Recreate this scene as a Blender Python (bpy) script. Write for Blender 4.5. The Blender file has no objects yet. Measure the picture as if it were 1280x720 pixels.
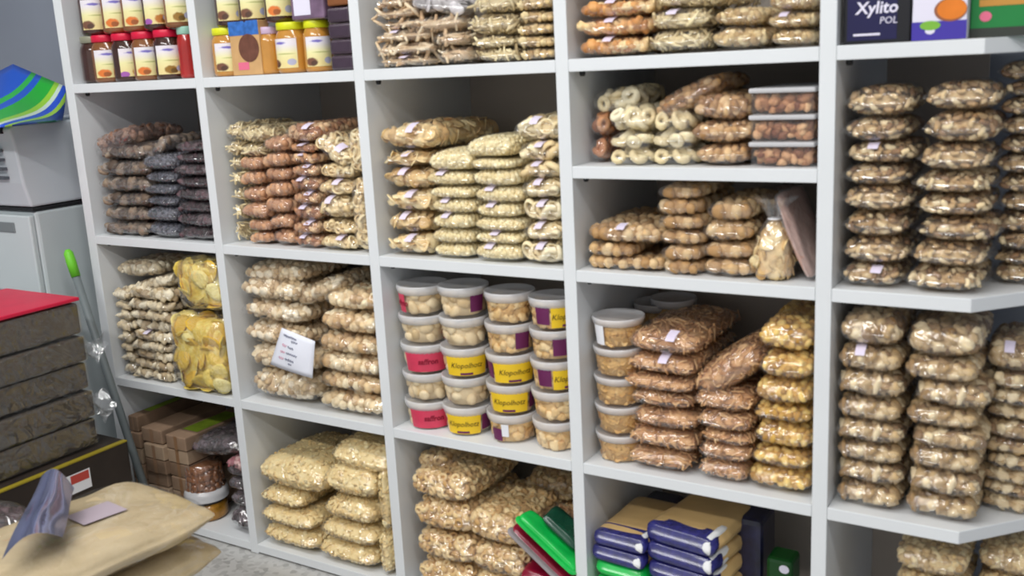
import bpy, math, random
import numpy as np
from mathutils import Matrix, Vector

SC = bpy.context.scene
COL = SC.collection
PI = math.pi

# ---------------------------------------------------------------- camera
S = 1.4
FL = 0.403
QC = (1.71431, -1.21138, 1.29212)
PITCH, YAW, ROLL, FPX = 1.34659, 0.55754, -0.05228, 1249.92
CAM = Vector((QC[0] * S, QC[1] * S, (QC[2] - FL) * S))
RM = Matrix.Rotation(YAW, 3, 'Z') @ Matrix.Rotation(PITCH, 3, 'X') @ Matrix.Rotation(ROLL, 3, 'Z')
cd = bpy.data.cameras.new('camera')
cam = bpy.data.objects.new('camera', cd)
COL.objects.link(cam)
cd.sensor_width = 36.0
cd.lens = FPX / 1280 * 36
cd.clip_start = 0.05
cam.matrix_world = Matrix.Translation(CAM) @ RM.to_4x4()
SC.camera = cam
cd.dof.use_dof = True
cd.dof.focus_distance = 6.0
cd.dof.aperture_fstop = 7.0


def ray(px, py):
    return RM @ Vector(((px - 640) / FPX, -(py - 360) / FPX, -1))


def at(px, py, y):
    """point of the place that the photograph shows at a pixel, at depth y"""
    v = ray(px, py)
    return CAM + v * ((y - CAM.y) / v.y)


def at_x(px, py, x):
    v = ray(px, py)
    return CAM + v * ((x - CAM.x) / v.x)


def at_z(px, py, z):
    v = ray(px, py)
    return CAM + v * ((z - CAM.z) / v.z)


# ---------------------------------------------------------------- object helpers
def tag(o, label=None, cat=None, group=None, kind=None):
    if label: o['label'] = label
    if cat: o['category'] = cat
    if group: o['group'] = group
    if kind: o['kind'] = kind
    return o


def empty(name, loc=(0, 0, 0), rot=(0, 0, 0)):
    o = bpy.data.objects.new(name, None)
    o.empty_display_size = 0.05
    o.location = loc
    o.rotation_euler = rot
    COL.objects.link(o)
    return o


def link(name, me, parent=None, loc=(0, 0, 0), rot=(0, 0, 0)):
    o = bpy.data.objects.new(name, me)
    o.location = loc
    o.rotation_euler = rot
    COL.objects.link(o)
    if parent: o.parent = parent
    return o


class MB:
    """collects vertices and faces of one mesh"""

    def __init__(s):
        s.v, s.f, s.t, s.uv, s.mi, s.n = [], [], [], [], [], 0

    def add(s, v, f, tint=0.5, mi=0):
        v = np.asarray(v, dtype=float)
        s.v.append(v)
        k = s.n
        s.f += [tuple(int(i) + k for i in q) for q in f]
        s.mi += [mi] * len(f)
        if np.isscalar(tint): tint = np.full(len(v), tint)
        s.t.append(np.asarray(tint, dtype=float))
        s.n += len(v)

    def box(s, x0, x1, y0, y1, z0, z1, tint=.5, mi=0):
        v = [(x, y, z) for z in (z0, z1) for y in (y0, y1) for x in (x0, x1)]
        s.add(v, [(0, 2, 3, 1), (4, 5, 7, 6), (0, 1, 5, 4), (2, 6, 7, 3), (0, 4, 6, 2), (1, 3, 7, 5)], tint, mi)

    def prism(s, poly, z0, z1, mi=0):
        n = len(poly)
        v = [(x, y, z0) for x, y in poly] + [(x, y, z1) for x, y in poly]
        f = [tuple(range(n - 1, -1, -1)), tuple(range(n, 2 * n))]
        f += [(i, (i + 1) % n, n + (i + 1) % n, n + i) for i in range(n)]
        s.add(v, f, .5, mi)

    def lathe(s, prof, seg=28, c=(0, 0, 0), tint=.5, mi=0, cap=True):
        v = []
        for r, z in prof:
            for k in range(seg):
                a = 2 * PI * k / seg
                v.append((c[0] + r * math.cos(a), c[1] + r * math.sin(a), c[2] + z))
        f = []
        for i in range(len(prof) - 1):
            for k in range(seg):
                k2 = (k + 1) % seg
                f.append((i * seg + k, i * seg + k2, (i + 1) * seg + k2, (i + 1) * seg + k))
        if cap:
            f.append(tuple(range(seg - 1, -1, -1)))
            m = (len(prof) - 1) * seg
            f.append(tuple(m + k for k in range(seg)))
        s.add(v, f, tint, mi)

    def tube(s, pts, r, seg=6, tint=.5, mi=0):
        pts = [Vector(p) for p in pts]
        v, f = [], []
        for i, p in enumerate(pts):
            d = (pts[min(i + 1, len(pts) - 1)] - pts[max(i - 1, 0)]).normalized()
            a = d.orthogonal().normalized()
            b = d.cross(a)
            rr = r[i] if isinstance(r, (list, tuple)) else r
            for k in range(seg):
                t = 2 * PI * k / seg
                v.append(p + a * math.cos(t) * rr + b * math.sin(t) * rr)
        for i in range(len(pts) - 1):
            for k in range(seg):
                k2 = (k + 1) % seg
                f.append((i * seg + k, i * seg + k2, (i + 1) * seg + k2, (i + 1) * seg + k))
        f.append(tuple(range(seg - 1, -1, -1)))
        m = (len(pts) - 1) * seg
        f.append(tuple(m + k for k in range(seg)))
        s.add([tuple(q) for q in v], f, tint, mi)

    def mesh(s, name, mats, smooth=True, bevel=None):
        me = bpy.data.meshes.new(name)
        V = np.vstack(s.v)
        me.from_pydata(V.tolist(), [], s.f)
        if not isinstance(mats, (list, tuple)): mats = [mats]
        for m in mats: me.materials.append(m)
        at_ = me.attributes.new('tint', 'FLOAT', 'POINT')
        at_.data.foreach_set('value', np.concatenate(s.t).astype(np.float32))
        me.polygons.foreach_set('use_smooth', [smooth] * len(me.polygons))
        if any(s.mi): me.polygons.foreach_set('material_index', s.mi)
        me.update()
        return me

    def obj(s, name, mats, parent=None, smooth=False, loc=(0, 0, 0), rot=(0, 0, 0), bevel=0):
        o = link(name, s.mesh(name, mats, smooth), parent, loc, rot)
        if bevel:
            b = o.modifiers.new('edge', 'BEVEL')
            b.width = bevel
            b.segments = 2
            b.limit_method = 'ANGLE'
        return o


# ---------------------------------------------------------------- materials
def lin(c):
    return tuple(((x / 255) / 12.92 if x / 255 <= .04045 else ((x / 255 + .055) / 1.055) ** 2.4) for x in c) + (1,)


def newmat(name):
    m = bpy.data.materials.new(name)
    m.use_nodes = True
    nt = m.node_tree
    nt.nodes.clear()
    out = nt.nodes.new('ShaderNodeOutputMaterial')
    return m, nt, out


def N(nt, typ, **kw):
    n = nt.nodes.new(typ)
    for k, v in kw.items():
        if k in n.inputs: n.inputs[k].default_value = v
        else: setattr(n, k, v)
    return n


def plain(name, rgb, rough=.5, spec=.4, noise=0.0, scale=20, bump=0.0, bscale=60, metal=0, coat=0):
    m, nt, out = newmat(name)
    p = N(nt, 'ShaderNodeBsdfPrincipled')
    p.inputs['Roughness'].default_value = rough
    p.inputs['Specular IOR Level'].default_value = spec
    p.inputs['Metallic'].default_value = metal
    p.inputs['Coat Weight'].default_value = coat
    p.inputs['Coat Roughness'].default_value = .12
    tc = N(nt, 'ShaderNodeTexCoord')
    base = lin(rgb)
    nz = N(nt, 'ShaderNodeTexNoise')
    nz.inputs['Scale'].default_value = scale
    nz.inputs['Detail'].default_value = 3
    nt.links.new(tc.outputs['Object'], nz.inputs['Vector'])
    r = N(nt, 'ShaderNodeValToRGB')
    r.color_ramp.elements[0].position = .3
    r.color_ramp.elements[1].position = .7
    r.color_ramp.elements[0].color = tuple(max(0, c * (1 - noise)) for c in base[:3]) + (1,)
    r.color_ramp.elements[1].color = tuple(min(1, c * (1 + noise * .6)) for c in base[:3]) + (1,)
    nt.links.new(nz.outputs['Fac'], r.inputs['Fac'])
    nt.links.new(r.outputs['Color'], p.inputs['Base Color'])
    if bump:
        nb = N(nt, 'ShaderNodeTexNoise')
        nb.inputs['Scale'].default_value = bscale
        nb.inputs['Detail'].default_value = 4
        nt.links.new(tc.outputs['Object'], nb.inputs['Vector'])
        b = N(nt, 'ShaderNodeBump')
        b.inputs['Strength'].default_value = bump
        b.inputs['Distance'].default_value = .01
        nt.links.new(nb.outputs['Fac'], b.inputs['Height'])
        nt.links.new(b.outputs['Normal'], p.inputs['Normal'])
    nt.links.new(p.outputs['BSDF'], out.inputs['Surface'])
    return m


def food(name, cols, rough=.5, nscale=60, bump=.5, bscale=120, mixn=.5, spec=.3):
    """contents of a bag: a ramp of the food's own colours, picked per piece and by a fine noise"""
    m, nt, out = newmat(name)
    p = N(nt, 'ShaderNodeBsdfPrincipled')
    p.inputs['Roughness'].default_value = rough
    p.inputs['Specular IOR Level'].default_value = spec
    a = N(nt, 'ShaderNodeAttribute')
    a.attribute_name = 'tint'
    tc = N(nt, 'ShaderNodeTexCoord')
    nz = N(nt, 'ShaderNodeTexNoise')
    nz.inputs['Scale'].default_value = nscale
    nz.inputs['Detail'].default_value = 4
    nt.links.new(tc.outputs['Object'], nz.inputs['Vector'])
    mx = N(nt, 'ShaderNodeMix')
    mx.inputs[0].default_value = mixn
    nt.links.new(a.outputs['Fac'], mx.inputs[2])
    nt.links.new(nz.outputs['Fac'], mx.inputs[3])
    r = N(nt, 'ShaderNodeValToRGB')
    n = len(cols)
    while len(r.color_ramp.elements) < n: r.color_ramp.elements.new(.5)
    for i, c in enumerate(cols):
        r.color_ramp.elements[i].position = .22 + .56 * i / max(1, n - 1)
        r.color_ramp.elements[i].color = lin(c)
    nt.links.new(mx.outputs[0], r.inputs['Fac'])
    nt.links.new(r.outputs['Color'], p.inputs['Base Color'])
    nb = N(nt, 'ShaderNodeTexNoise')
    nb.inputs['Scale'].default_value = bscale
    nb.inputs['Detail'].default_value = 3
    nt.links.new(tc.outputs['Object'], nb.inputs['Vector'])
    b = N(nt, 'ShaderNodeBump')
    b.inputs['Strength'].default_value = bump
    b.inputs['Distance'].default_value = .006
    nt.links.new(nb.outputs['Fac'], b.inputs['Height'])
    nt.links.new(b.outputs['Normal'], p.inputs['Normal'])
    nt.links.new(p.outputs['BSDF'], out.inputs['Surface'])
    return m


def film(name, haze=.04, blend=.42, rough=.07, scale=30, strength=.55, tint=(255, 255, 255), gloss=1.6, top=.34):
    """thin clear plastic: see-through, with crinkled reflections"""
    m, nt, out = newmat(name)
    tc = N(nt, 'ShaderNodeTexCoord')
    nz = N(nt, 'ShaderNodeTexNoise')
    nz.inputs['Scale'].default_value = scale
    nz.inputs['Detail'].default_value = 2.5
    nz.inputs['Distortion'].default_value = 1.2
    nt.links.new(tc.outputs['Object'], nz.inputs['Vector'])
    b = N(nt, 'ShaderNodeBump')
    b.inputs['Strength'].default_value = strength
    b.inputs['Distance'].default_value = .02
    nt.links.new(nz.outputs['Fac'], b.inputs['Height'])
    g = N(nt, 'ShaderNodeBsdfGlossy')
    g.inputs['Roughness'].default_value = rough
    nt.links.new(b.outputs['Normal'], g.inputs['Normal'])
    t = N(nt, 'ShaderNodeBsdfTransparent')
    t.inputs['Color'].default_value = lin(tint)
    d = N(nt, 'ShaderNodeBsdfDiffuse')
    d.inputs['Color'].default_value = (.85, .85, .87, 1)
    m1 = N(nt, 'ShaderNodeMixShader')
    m1.inputs[0].default_value = haze
    nt.links.new(t.outputs[0], m1.inputs[1])
    nt.links.new(d.outputs[0], m1.inputs[2])
    lw = N(nt, 'ShaderNodeLayerWeight')
    lw.inputs['Blend'].default_value = blend
    nt.links.new(b.outputs['Normal'], lw.inputs['Normal'])
    mu = N(nt, 'ShaderNodeMath')
    mu.operation = 'MULTIPLY'
    mu.inputs[1].default_value = gloss
    nt.links.new(lw.outputs['Fresnel'], mu.inputs[0])
    mn = N(nt, 'ShaderNodeMath')
    mn.operation = 'MINIMUM'
    mn.inputs[1].default_value = top
    nt.links.new(mu.outputs[0], mn.inputs[0])
    ge = N(nt, 'ShaderNodeNewGeometry')
    inv = N(nt, 'ShaderNodeMath')
    inv.operation = 'MULTIPLY_ADD'
    inv.inputs[1].default_value = -1
    inv.inputs[2].default_value = 1
    nt.links.new(ge.outputs['Backfacing'], inv.inputs[0])
    ff = N(nt, 'ShaderNodeMath')
    ff.operation = 'MULTIPLY'
    nt.links.new(mn.outputs[0], ff.inputs[0])
    nt.links.new(inv.outputs[0], ff.inputs[1])
    m2 = N(nt, 'ShaderNodeMixShader')
    nt.links.new(ff.outputs[0], m2.inputs[0])
    nt.links.new(m1.outputs[0], m2.inputs[1])
    nt.links.new(g.outputs[0], m2.inputs[2])
    nt.links.new(m2.outputs[0], out.inputs['Surface'])
    return m


M = {}
M['white'] = plain('white_melamine', (222, 225, 227), .42, .4, .02, 6)
M['backboard'] = plain('grey_backboard', (188, 178, 168), .6, .3, .04, 4)
M['wall'] = plain('painted_wall', (150, 156, 168), .8, .2, .05, 3)
M['ceiling'] = plain('ceiling_paint', (225, 225, 222), .9, .1, .02, 3)
M['dark'] = plain('dark_plastic', (32, 32, 34), .5)
M['film'] = film('clear_bag_film')
M['film_loose'] = film('loose_clear_film', .05, .5, .09, 22, .6, gloss=1.7, top=.4)
M['film_dark'] = film('glossy_pack_film', .01, .3, .1, 26, 1.0, gloss=1.0)
M['film_soft'] = film('sack_film', .02, .4, .1, 7, .5, top=.25)
M['sticker'] = plain('lilac_white_sticker', (226, 216, 236), .5, .4, .06, 80)
M['paper'] = plain('white_paper', (232, 234, 244), .7, .2, .02, 30)


# ---------------------------------------------------------------- food pieces (unit size)
def p_ball(rs):
    v, f = ICO
    k = 1 + .13 * np.sin(v @ rs.normal(size=3) * 3 + rs.rand() * 6)
    return v * .5 * k[:, None], f


def p_lump(rs):
    v, f = ICO
    k = 1 + .22 * np.sin(v @ rs.normal(size=3) * 3.2 + rs.rand() * 6) + .16 * np.sin(v @ rs.normal(size=3) * 4.5 + rs.rand() * 6)
    return v * np.array([.55, .42, .36]) * k[:, None], f


def p_nut(rs):
    v, f = ICO
    k = 1 + .10 * np.sin(v @ rs.normal(size=3) * 2.5 + rs.rand() * 6)
    return v * np.array([.5, .36, .32]) * k[:, None], f


def tube_piece(pts, rad, seg=6):
    mb = MB()
    mb.tube([tuple(p) for p in pts], list(rad), seg)
    return np.vstack(mb.v), mb.f


def p_cashew(rs):
    n = 6
    a = np.linspace(-1.25, 1.25, n)
    R = .36
    pts = np.stack([R * np.sin(a), R * np.cos(a) - .2, np.zeros(n)], 1)
    rad = np.array([.07, .15, .18, .17, .14, .06]) * (1 + .1 * rs.normal())
    return tube_piece(pts, rad, 6)


def p_stick(rs):
    n = 4
    x = np.linspace(-.5, .5, n)
    pts = np.stack([x, .12 * np.sin(x * 3 + rs.rand() * 6), .08 * np.sin(x * 4 + rs.rand() * 6)], 1)
    return tube_piece(pts, np.array([.07, .1, .1, .06]) * (.8 + .4 * rs.rand()), 5)


def p_thread(rs):
    n = 7
    t = np.linspace(0, 1, n)
    a = rs.rand() * 6
    pts = np.stack([(t - .5) * 1.1, .18 * np.sin(t * 5 + a), .14 * np.cos(t * 6 + a)], 1)
    return tube_piece(pts, np.full(n, .05), 4)


def torus(R, r, sx=1.0, n=10, m=6, zs=1.0):
    v, f = [], []
    for i in range(n):
        a = 2 * PI * i / n
        for j in range(m):
            b = 2 * PI * j / m
            q = R + r * math.cos(b)
            v.append((q * math.cos(a), q * math.sin(a), r * zs * math.sin(b)))
    for i in range(n):
        for j in range(m):
            f.append((i * m + j, ((i + 1) % n) * m + j, ((i + 1) % n) * m + (j + 1) % m, i * m + (j + 1) % m))
    return np.array(v), f


def p_ring(rs):
    v, f = torus(.32, .18, zs=1.1)
    return v * np.array([1, .9 + .2 * rs.rand(), 1]), f


def p_hoop(rs):
    return torus(.33, .16, n=10, m=6, zs=1.9)


def p_loop(rs):
    v, f = torus(.42, .08, n=12, m=5, zs=2.2)
    return v * np.array([1, .6 + .3 * rs.rand(), 1]), f


def p_crisp(rs):
    v, f = p_disc(rs)
    return v * np.array([1, 1, .35]), f


def p_disc(rs):
    n = 12
    c1, c2 = rs.normal() * .3, rs.normal() * .3
    v, f = [], []
    for z in (0, 1):
        v.append((0, 0, z * .03))
        for q in (.28, .5):
            for k in range(n):
                a = 2 * PI * k / n
                rr = q * (1 + .08 * math.sin(3 * a + c1 * 9))
                x, y = rr * math.cos(a), rr * math.sin(a) * .85
                v.append((x, y, c1 * x * x * 2.4 + c2 * y * y * 1.6 + .5 * c2 * x * y + z * .03 + .02 * math.sin(5 * a) * q))
    h = 1 + 2 * n
    for k in range(n):
        k2 = (k + 1) % n
        f.append((h, h + 1 + k, h + 1 + k2))
        f.append((h + 1 + k, h + 1 + n + k, h + 1 + n + k2, h + 1 + k2))
        f.append((0, 1 + k2, 1 + k))
        f.append((1 + k, 1 + k2, 1 + n + k2, 1 + n + k))
        f.append((1 + n + k, 1 + n + k2, h + 1 + n + k2, h + 1 + n + k))
    return np.array(v), f


def ico():
    t = (1 + 5 ** .5) / 2
    v = [(-1, t, 0), (1, t, 0), (-1, -t, 0), (1, -t, 0), (0, -1, t), (0, 1, t), (0, -1, -t), (0, 1, -t), (t, 0, -1), (t, 0, 1), (-t, 0, -1), (-t, 0, 1)]
    f = [(0, 11, 5), (0, 5, 1), (0, 1, 7), (0, 7, 10), (0, 10, 11), (1, 5, 9), (5, 11, 4), (11, 10, 2), (10, 7, 6), (7, 1, 8),
         (3, 9, 4), (3, 4, 2), (3, 2, 6), (3, 6, 8), (3, 8, 9), (4, 9, 5), (2, 4, 11), (6, 2, 10), (8, 6, 7), (9, 8, 1)]
    v = [np.array(p) / np.linalg.norm(p) for p in v]
    cache, g = {}, []

    def mid(a, b):
        k = (min(a, b), max(a, b))
        if k not in cache:
            p = v[a] + v[b]
            v.append(p / np.linalg.norm(p))
            cache[k] = len(v) - 1
        return cache[k]
    for a, b, c in f:
        x, y, z = mid(a, b), mid(b, c), mid(c, a)
        g += [(a, x, z), (b, y, x), (c, z, y), (x, y, z)]
    return np.array(v), g


ICO = ico()
PIECE = dict(ball=p_ball, lump=p_lump, nut=p_nut, cashew=p_cashew, stick=p_stick, thread=p_thread, ring=p_ring, hoop=p_hoop, loop=p_loop, disc=p_disc, crisp=p_crisp)


# ---------------------------------------------------------------- pillow bags
class Pillow:
    """the swollen shape of a filled bag, front seam at y = 0, lying from z = 0 to z = h"""

    def __init__(s, w, d, h, a=3.0, b=.45, c=4.0, e=.5, seed=0, wob=1.0, sag=0.0):
        s.w, s.d, s.h, s.a, s.b, s.c, s.e = w, d, h, a, b, c, e
        rs = np.random.RandomState(seed + 77)
        s.k = rs.normal(size=(5, 2)) * 3.0
        s.ph = rs.rand(5) * 6.28
        s.am = rs.rand(5) * .035 * wob
        s.sk = rs.normal() * .03 * wob
        s.sag = sag

    def pos(s, u, v, top):
        H = (np.clip(1 - np.abs(u) ** s.a, 0, 1) ** s.b) * (np.clip(1 - np.abs(v) ** s.c, 0, 1) ** s.e)
        n = sum(s.am[i] * np.sin(s.k[i, 0] * u + s.k[i, 1] * v + s.ph[i]) for i in range(5))
        x = s.w / 2 * u * (1 - .07 * np.abs(v) ** 6) * (1 + .02 * np.sin(3 * v + s.ph[0]))
        y = s.d / 2 * (v * (1 - .06 * np.abs(u) ** 6) + 1)
        zc = s.h * (.5 + .5 * n * H * .6 + s.sk * u * H - s.sag * u * u)
        z = np.where(top, zc + s.h / 2 * H * (1 + n), zc - s.h / 2 * H * (1 - n * .3) * .97)
        return np.stack([x, y, z], -1)

    def grid(s, n=15, m=15, off=0.0, fin=0.0, crinkle=0.0, seed=1):
        """closed two-sheet surface pushed outward by off"""
        c = lambda t: np.sign(t) * (1 - (1 - np.abs(t)) ** 1.7)
        u1 = c(np.linspace(-1, 1, n))
        v1 = c(np.linspace(-1, 1, m))
        U, Vv = np.meshgrid(u1, v1, indexing='ij')
        T = s.pos(U, Vv, True)
        B = s.pos(U, Vv, False)
        ctr = np.array([0, s.d / 2, s.h / 2])
        dims = np.array([s.w / 2, s.d / 2, s.h / 2])
        rs = np.random.RandomState(seed)
        kk = rs.normal(size=(4, 3)) * 60
        out = []
        for P in (T, B):
            q = (P - ctr) / dims
            nn = q / dims
            nn /= np.linalg.norm(nn, axis=-1, keepdims=True) + 1e-9
            w = sum(np.sin(P @ kk[i] + i) for i in range(4)) * crinkle
            P = P + nn * (off + w[..., None])
            out.append(P)
        T, B = out
        if fin:
            for P, sg in ((T, 1), (B, -1)):
                P[0, :, 0] -= fin
                P[-1, :, 0] += fin
        vs = np.concatenate([T.reshape(-1, 3), B.reshape(-1, 3)])
        f = []
        k = n * m
        for i in range(n - 1):
            for j in range(m - 1):
                a, b2, c2, d2 = i * m + j, (i + 1) * m + j, (i + 1) * m + j + 1, i * m + j + 1
                f.append((a, b2, c2, d2))
                f.append((k + a, k + d2, k + c2, k + b2))
        rim = [i * m for i in range(n)] + [(n - 1) * m + j for j in range(1, m)] + [i * m + m - 1 for i in range(n - 2, -1, -1)] + [j for j in range(m - 2, 0, -1)]
        for i in range(len(rim)):
            a, b2 = rim[i], rim[(i + 1) % len(rim)]
            f.append((b2, a, k + a, k + b2))
        return vs, f

    def scatter(s, count, mind, seed):
        """points and normals spread over the surface, thinned underneath and behind"""
        rs = np.random.RandomState(seed)
        n = 30
        c = lambda t: np.sign(t) * (1 - (1 - np.abs(t)) ** 1.7)
        u1 = c(np.linspace(-1, 1, n))
        U, Vv = np.meshgrid(u1, u1, indexing='ij')
        cen, nor, ar, e1, e2 = [], [], [], [], []
        for top in (True, False):
            P = s.pos(U, Vv, top)
            a = P[1:, :-1] - P[:-1, :-1]
            b = P[:-1, 1:] - P[:-1, :-1]
            nn = np.cross(a, b)
            A = np.linalg.norm(nn, axis=-1)
            nn = nn / (A[..., None] + 1e-12)
            if not top: nn = -nn
            w = A * np.where(nn[..., 2] < -.75, np.where(Vv[:-1, :-1] < -.45, .6, .06), 1) * np.where(nn[..., 1] > .6, .4, 1)
            cen.append((P[:-1, :-1]).reshape(-1, 3))
            e1.append(a.reshape(-1, 3)); e2.append(b.reshape(-1, 3))
            nor.append(nn.reshape(-1, 3)); ar.append(w.reshape(-1))
        cen, nor, ar, e1, e2 = map(np.concatenate, (cen, nor, ar, e1, e2))
        m = count * 7
        ix = rs.choice(len(ar), m, p=ar / ar.sum())
        P = cen[ix] + e1[ix] * rs.rand(m, 1) + e2[ix] * rs.rand(m, 1)
        Q = nor[ix]
        keep = np.zeros((0, 3)); kn = []
        for p, q in zip(P, Q):
            if len(keep) and np.min(np.sum((keep - p) ** 2, 1)) < mind * mind: continue
            keep = np.vstack([keep, p]); kn.append(q)
            if len(kn) >= count: break
        return keep, np.array(kn)


def orient(rs, n, lay=.0):
    """rotation taking local z towards n, with a spin and some tumble"""
    z = n + rs.normal(size=3) * lay
    z /= np.linalg.norm(z)
    x = np.cross(z, rs.normal(size=3))
    x /= np.linalg.norm(x)
    y = np.cross(z, x)
    return np.stack([x, y, z], 1)


FOODS = {}
LIFT = .90


def kind(name, piece, size, cols, count=120, lay=.5, gap=.72, inset=.32, a=3.2, b=.42, c=5.0, e=.5, fin=0.0, rough=.5, wob=1.0, film_mat='film', nscale=60, bump=.5, mixn=.3, bscale=120, filmoff=None, poke=.18, lift=None):
    LF = lift or LIFT
    cols = [tuple(max(x, t - (t - x) * LF) for x, t in zip(c, (255, 240, 200))) for c in cols]
    FOODS[name] = dict(piece=piece, size=size, mat=food(name + '_food', cols, rough, nscale, bump, bscale, mixn), count=count, lay=lay, gap=gap, inset=inset,
                       a=a, b=b, c=c, e=e, fin=fin, wob=wob, film=film_mat, filmoff=filmoff, poke=poke)


def bag_meshes(kd, w, d, h, seed):
    K = FOODS[kd]
    sz = K['size']
    ins = sz * K['inset'] if K['piece'] else .001
    ins = min(ins, h * .2) * .75
    off = K['filmoff'] if K['filmoff'] is not None else .001 + K['poke'] * sz * .8
    sh = np.array([0, off, off])
    W, D, H_ = w - 2 * off, d - 2 * off, h - 2 * off
    P = Pillow(W, D, H_, K['a'], K['b'], K['c'], K['e'], seed, K['wob'])
    rs = np.random.RandomState(seed)
    mb = MB()
    core = Pillow(W - 2 * ins, D - 2 * ins, H_ - 2 * ins, K['a'], K['b'], K['c'], K['e'], seed, K['wob'])
    v, f = core.grid(21, 21, crinkle=.0012 if not K['piece'] else .0006, seed=seed)
    v = v + np.array([0, ins, ins]) + sh
    t = .5 + .16 * np.sin(v @ (rs.normal(size=3) * 90)) + .12 * rs.normal(size=len(v))
    mb.add(v, f, np.clip(t, 0, 1))
    if K['piece']:
        pts, nn = P.scatter(K['count'], sz * K['gap'], seed)
        pts = pts + sh
        fn = PIECE[K['piece']]
        for p, n in zip(pts, nn):
            vv, ff = fn(rs)
            R = orient(rs, n, K['lay'])
            k = sz * (.85 + .3 * rs.rand())
            q = (vv * k) @ R.T
            q = q + p
            q -= n * (((q - p) @ n).max() + .0006 - K['poke'] * sz)
            for ax, a0, a1 in ((0, -w / 2 + .001, w / 2 - .001), (1, .001, d - .001), (2, .0012, h - .0008)):
                q[:, ax] -= max(0, q[:, ax].max() - a1)
                q[:, ax] += max(0, a0 - q[:, ax].min())
            mb.add(q, ff, np.clip(.5 + .42 * rs.normal(), 0, 1))
    cm = mb.mesh(kd + '_contents', K['mat'])
    fb = MB()
    v, f = P.grid(19, 17, off=off, fin=K['fin'], crinkle=.0008, seed=seed + 3)
    v = v + sh
    v[:, 2] = np.maximum(v[:, 2], .0004)
    fb.add(v, f)
    fm = fb.mesh(kd + '_film', M[K['film']])
    # a price sticker that follows the front shoulder of the bag
    u0 = rs.uniform(-.35, .35)
    n, m = 6, 5
    du = min(.5, .02 / w)
    U, Vv = np.meshgrid(np.linspace(u0 - du, u0 + du, n), -1 + np.array([.012, .035, .075, .14, .24]) * (.24 / d) ** .5, indexing='ij')
    T = P.pos(U, Vv, True)
    T = T + np.array([0, -.002 - off * .8, .0018 + off * .8]) + sh
    sv = T.reshape(-1, 3)
    sf = [(i * m + j, (i + 1) * m + j, (i + 1) * m + j + 1, i * m + j + 1) for i in range(n - 1) for j in range(m - 1)]
    sb = MB(); sb.add(sv, sf)
    sm = sb.mesh(kd + '_sticker', M['sticker'])
    return cm, fm, sm, P


BAGNAME = {}
ORD = ['top one', 'second from top', 'third from top', 'fourth from top', 'fifth from top', 'sixth from top', 'seventh from top', 'eighth from top', 'ninth from top', 'tenth from top', 'eleventh from top', 'twelfth from top', 'thirteenth from top']
_cache = {}
JIT = random.Random(5)
SPILLS = []


def variants(kd, w, d, h, n=2):
    key = (kd, round(w / .03), round(d / .05), round(h / .012))
    if key not in _cache:
        _cache[key] = [(w, d, h, bag_meshes(kd, w, d, h, 11 * len(_cache) + 131 * i + 7)) for i in range(n)]
    return _cache[key]


def put_bag(kd, name, label, group, x, y, z, w, d, h, rot=(0, 0, 0), sticker=False, var=0, cat='bag'):
    vs = variants(kd, w, d, h)
    w0, d0, h0, (cm, fm, sm, P) = vs[var % len(vs)]
    r = empty(name, (x, y, z), rot)
    r.scale = (w / w0, d / d0, h / h0)
    tag(r, label, cat, group)
    tag(link('contents', cm, r), kind='stuff')
    link('film', fm, r)
    if sticker: tag(link('price_sticker', sm, r), 'small white price sticker')
    return r


T_D = .01954 * S / 2          # half an upright
PITCHX = .352 * S
Z0, Z1, Z2, Z3, ZI = [(z - FL) * S for z in (1.28876, 1.0, .71116, .42381, 1.14564)]
TH = .01662 * S


def cell_lim(cx):
    return cx * PITCHX + T_D + .009, (cx + 1) * PITCHX - T_D - .009


def in_cell(x0, x1):
    """keeps a span of x inside the bay that holds its middle"""
    c = max(0, int(((x0 + x1) / 2) // PITCHX))
    if c > 3: return max(x0, 4 * PITCHX + T_D + .006), x1
    lo, hi = cell_lim(c)
    return max(x0, lo), min(x1, hi)


def stack(kd, name, desc, where, group, cellx, zs, bags, yf=.012, d=.24, st='', snap=True):
    """a pile of bags, listed from the top down as pixel spans (xl, xr, ytop) + the last one's bottom"""
    n = len(bags)
    lo, hi = cell_lim(cellx)
    if cellx == 4: lo, hi = lo - .003, 3.2
    tops, xs = [], []
    for (xl, xr, yt, yb) in bags:
        xc = (xl + xr) / 2
        tops.append(at(xc, yt, yf).z)
        ym = (yt + yb) / 2
        xs.append((max(lo, at(xl, ym, yf).x), min(hi, at(xr, ym, yf).x)))
    zb = at((bags[-1][0] + bags[-1][1]) / 2, bags[-1][3], yf).z
    k = zs + .001 - zb if snap else 0
    tops = [t + k for t in tops] + [zb + k]
    for i in range(n - 1, -1, -1):
        h = (tops[i] - tops[i + 1]) * (1.03 if kd == 'cashew' else 1.09)
        x0, x1 = xs[i]
        if FOODS[kd]['fin']: x0, x1 = x0 + .003, x1 - .003
        lab = f"{desc}, {ORD[i]}, {where}" if n > 1 else f"{desc}, {where}"
        put_bag(kd, name, lab, group, (x0 + x1) / 2, yf + JIT.uniform(-.004, .006), tops[i + 1], x1 - x0, d, h,
                (0, 0, JIT.uniform(-.012, .012)), (str(i) in st.split(',')) or st == 'all', var=i)


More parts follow.
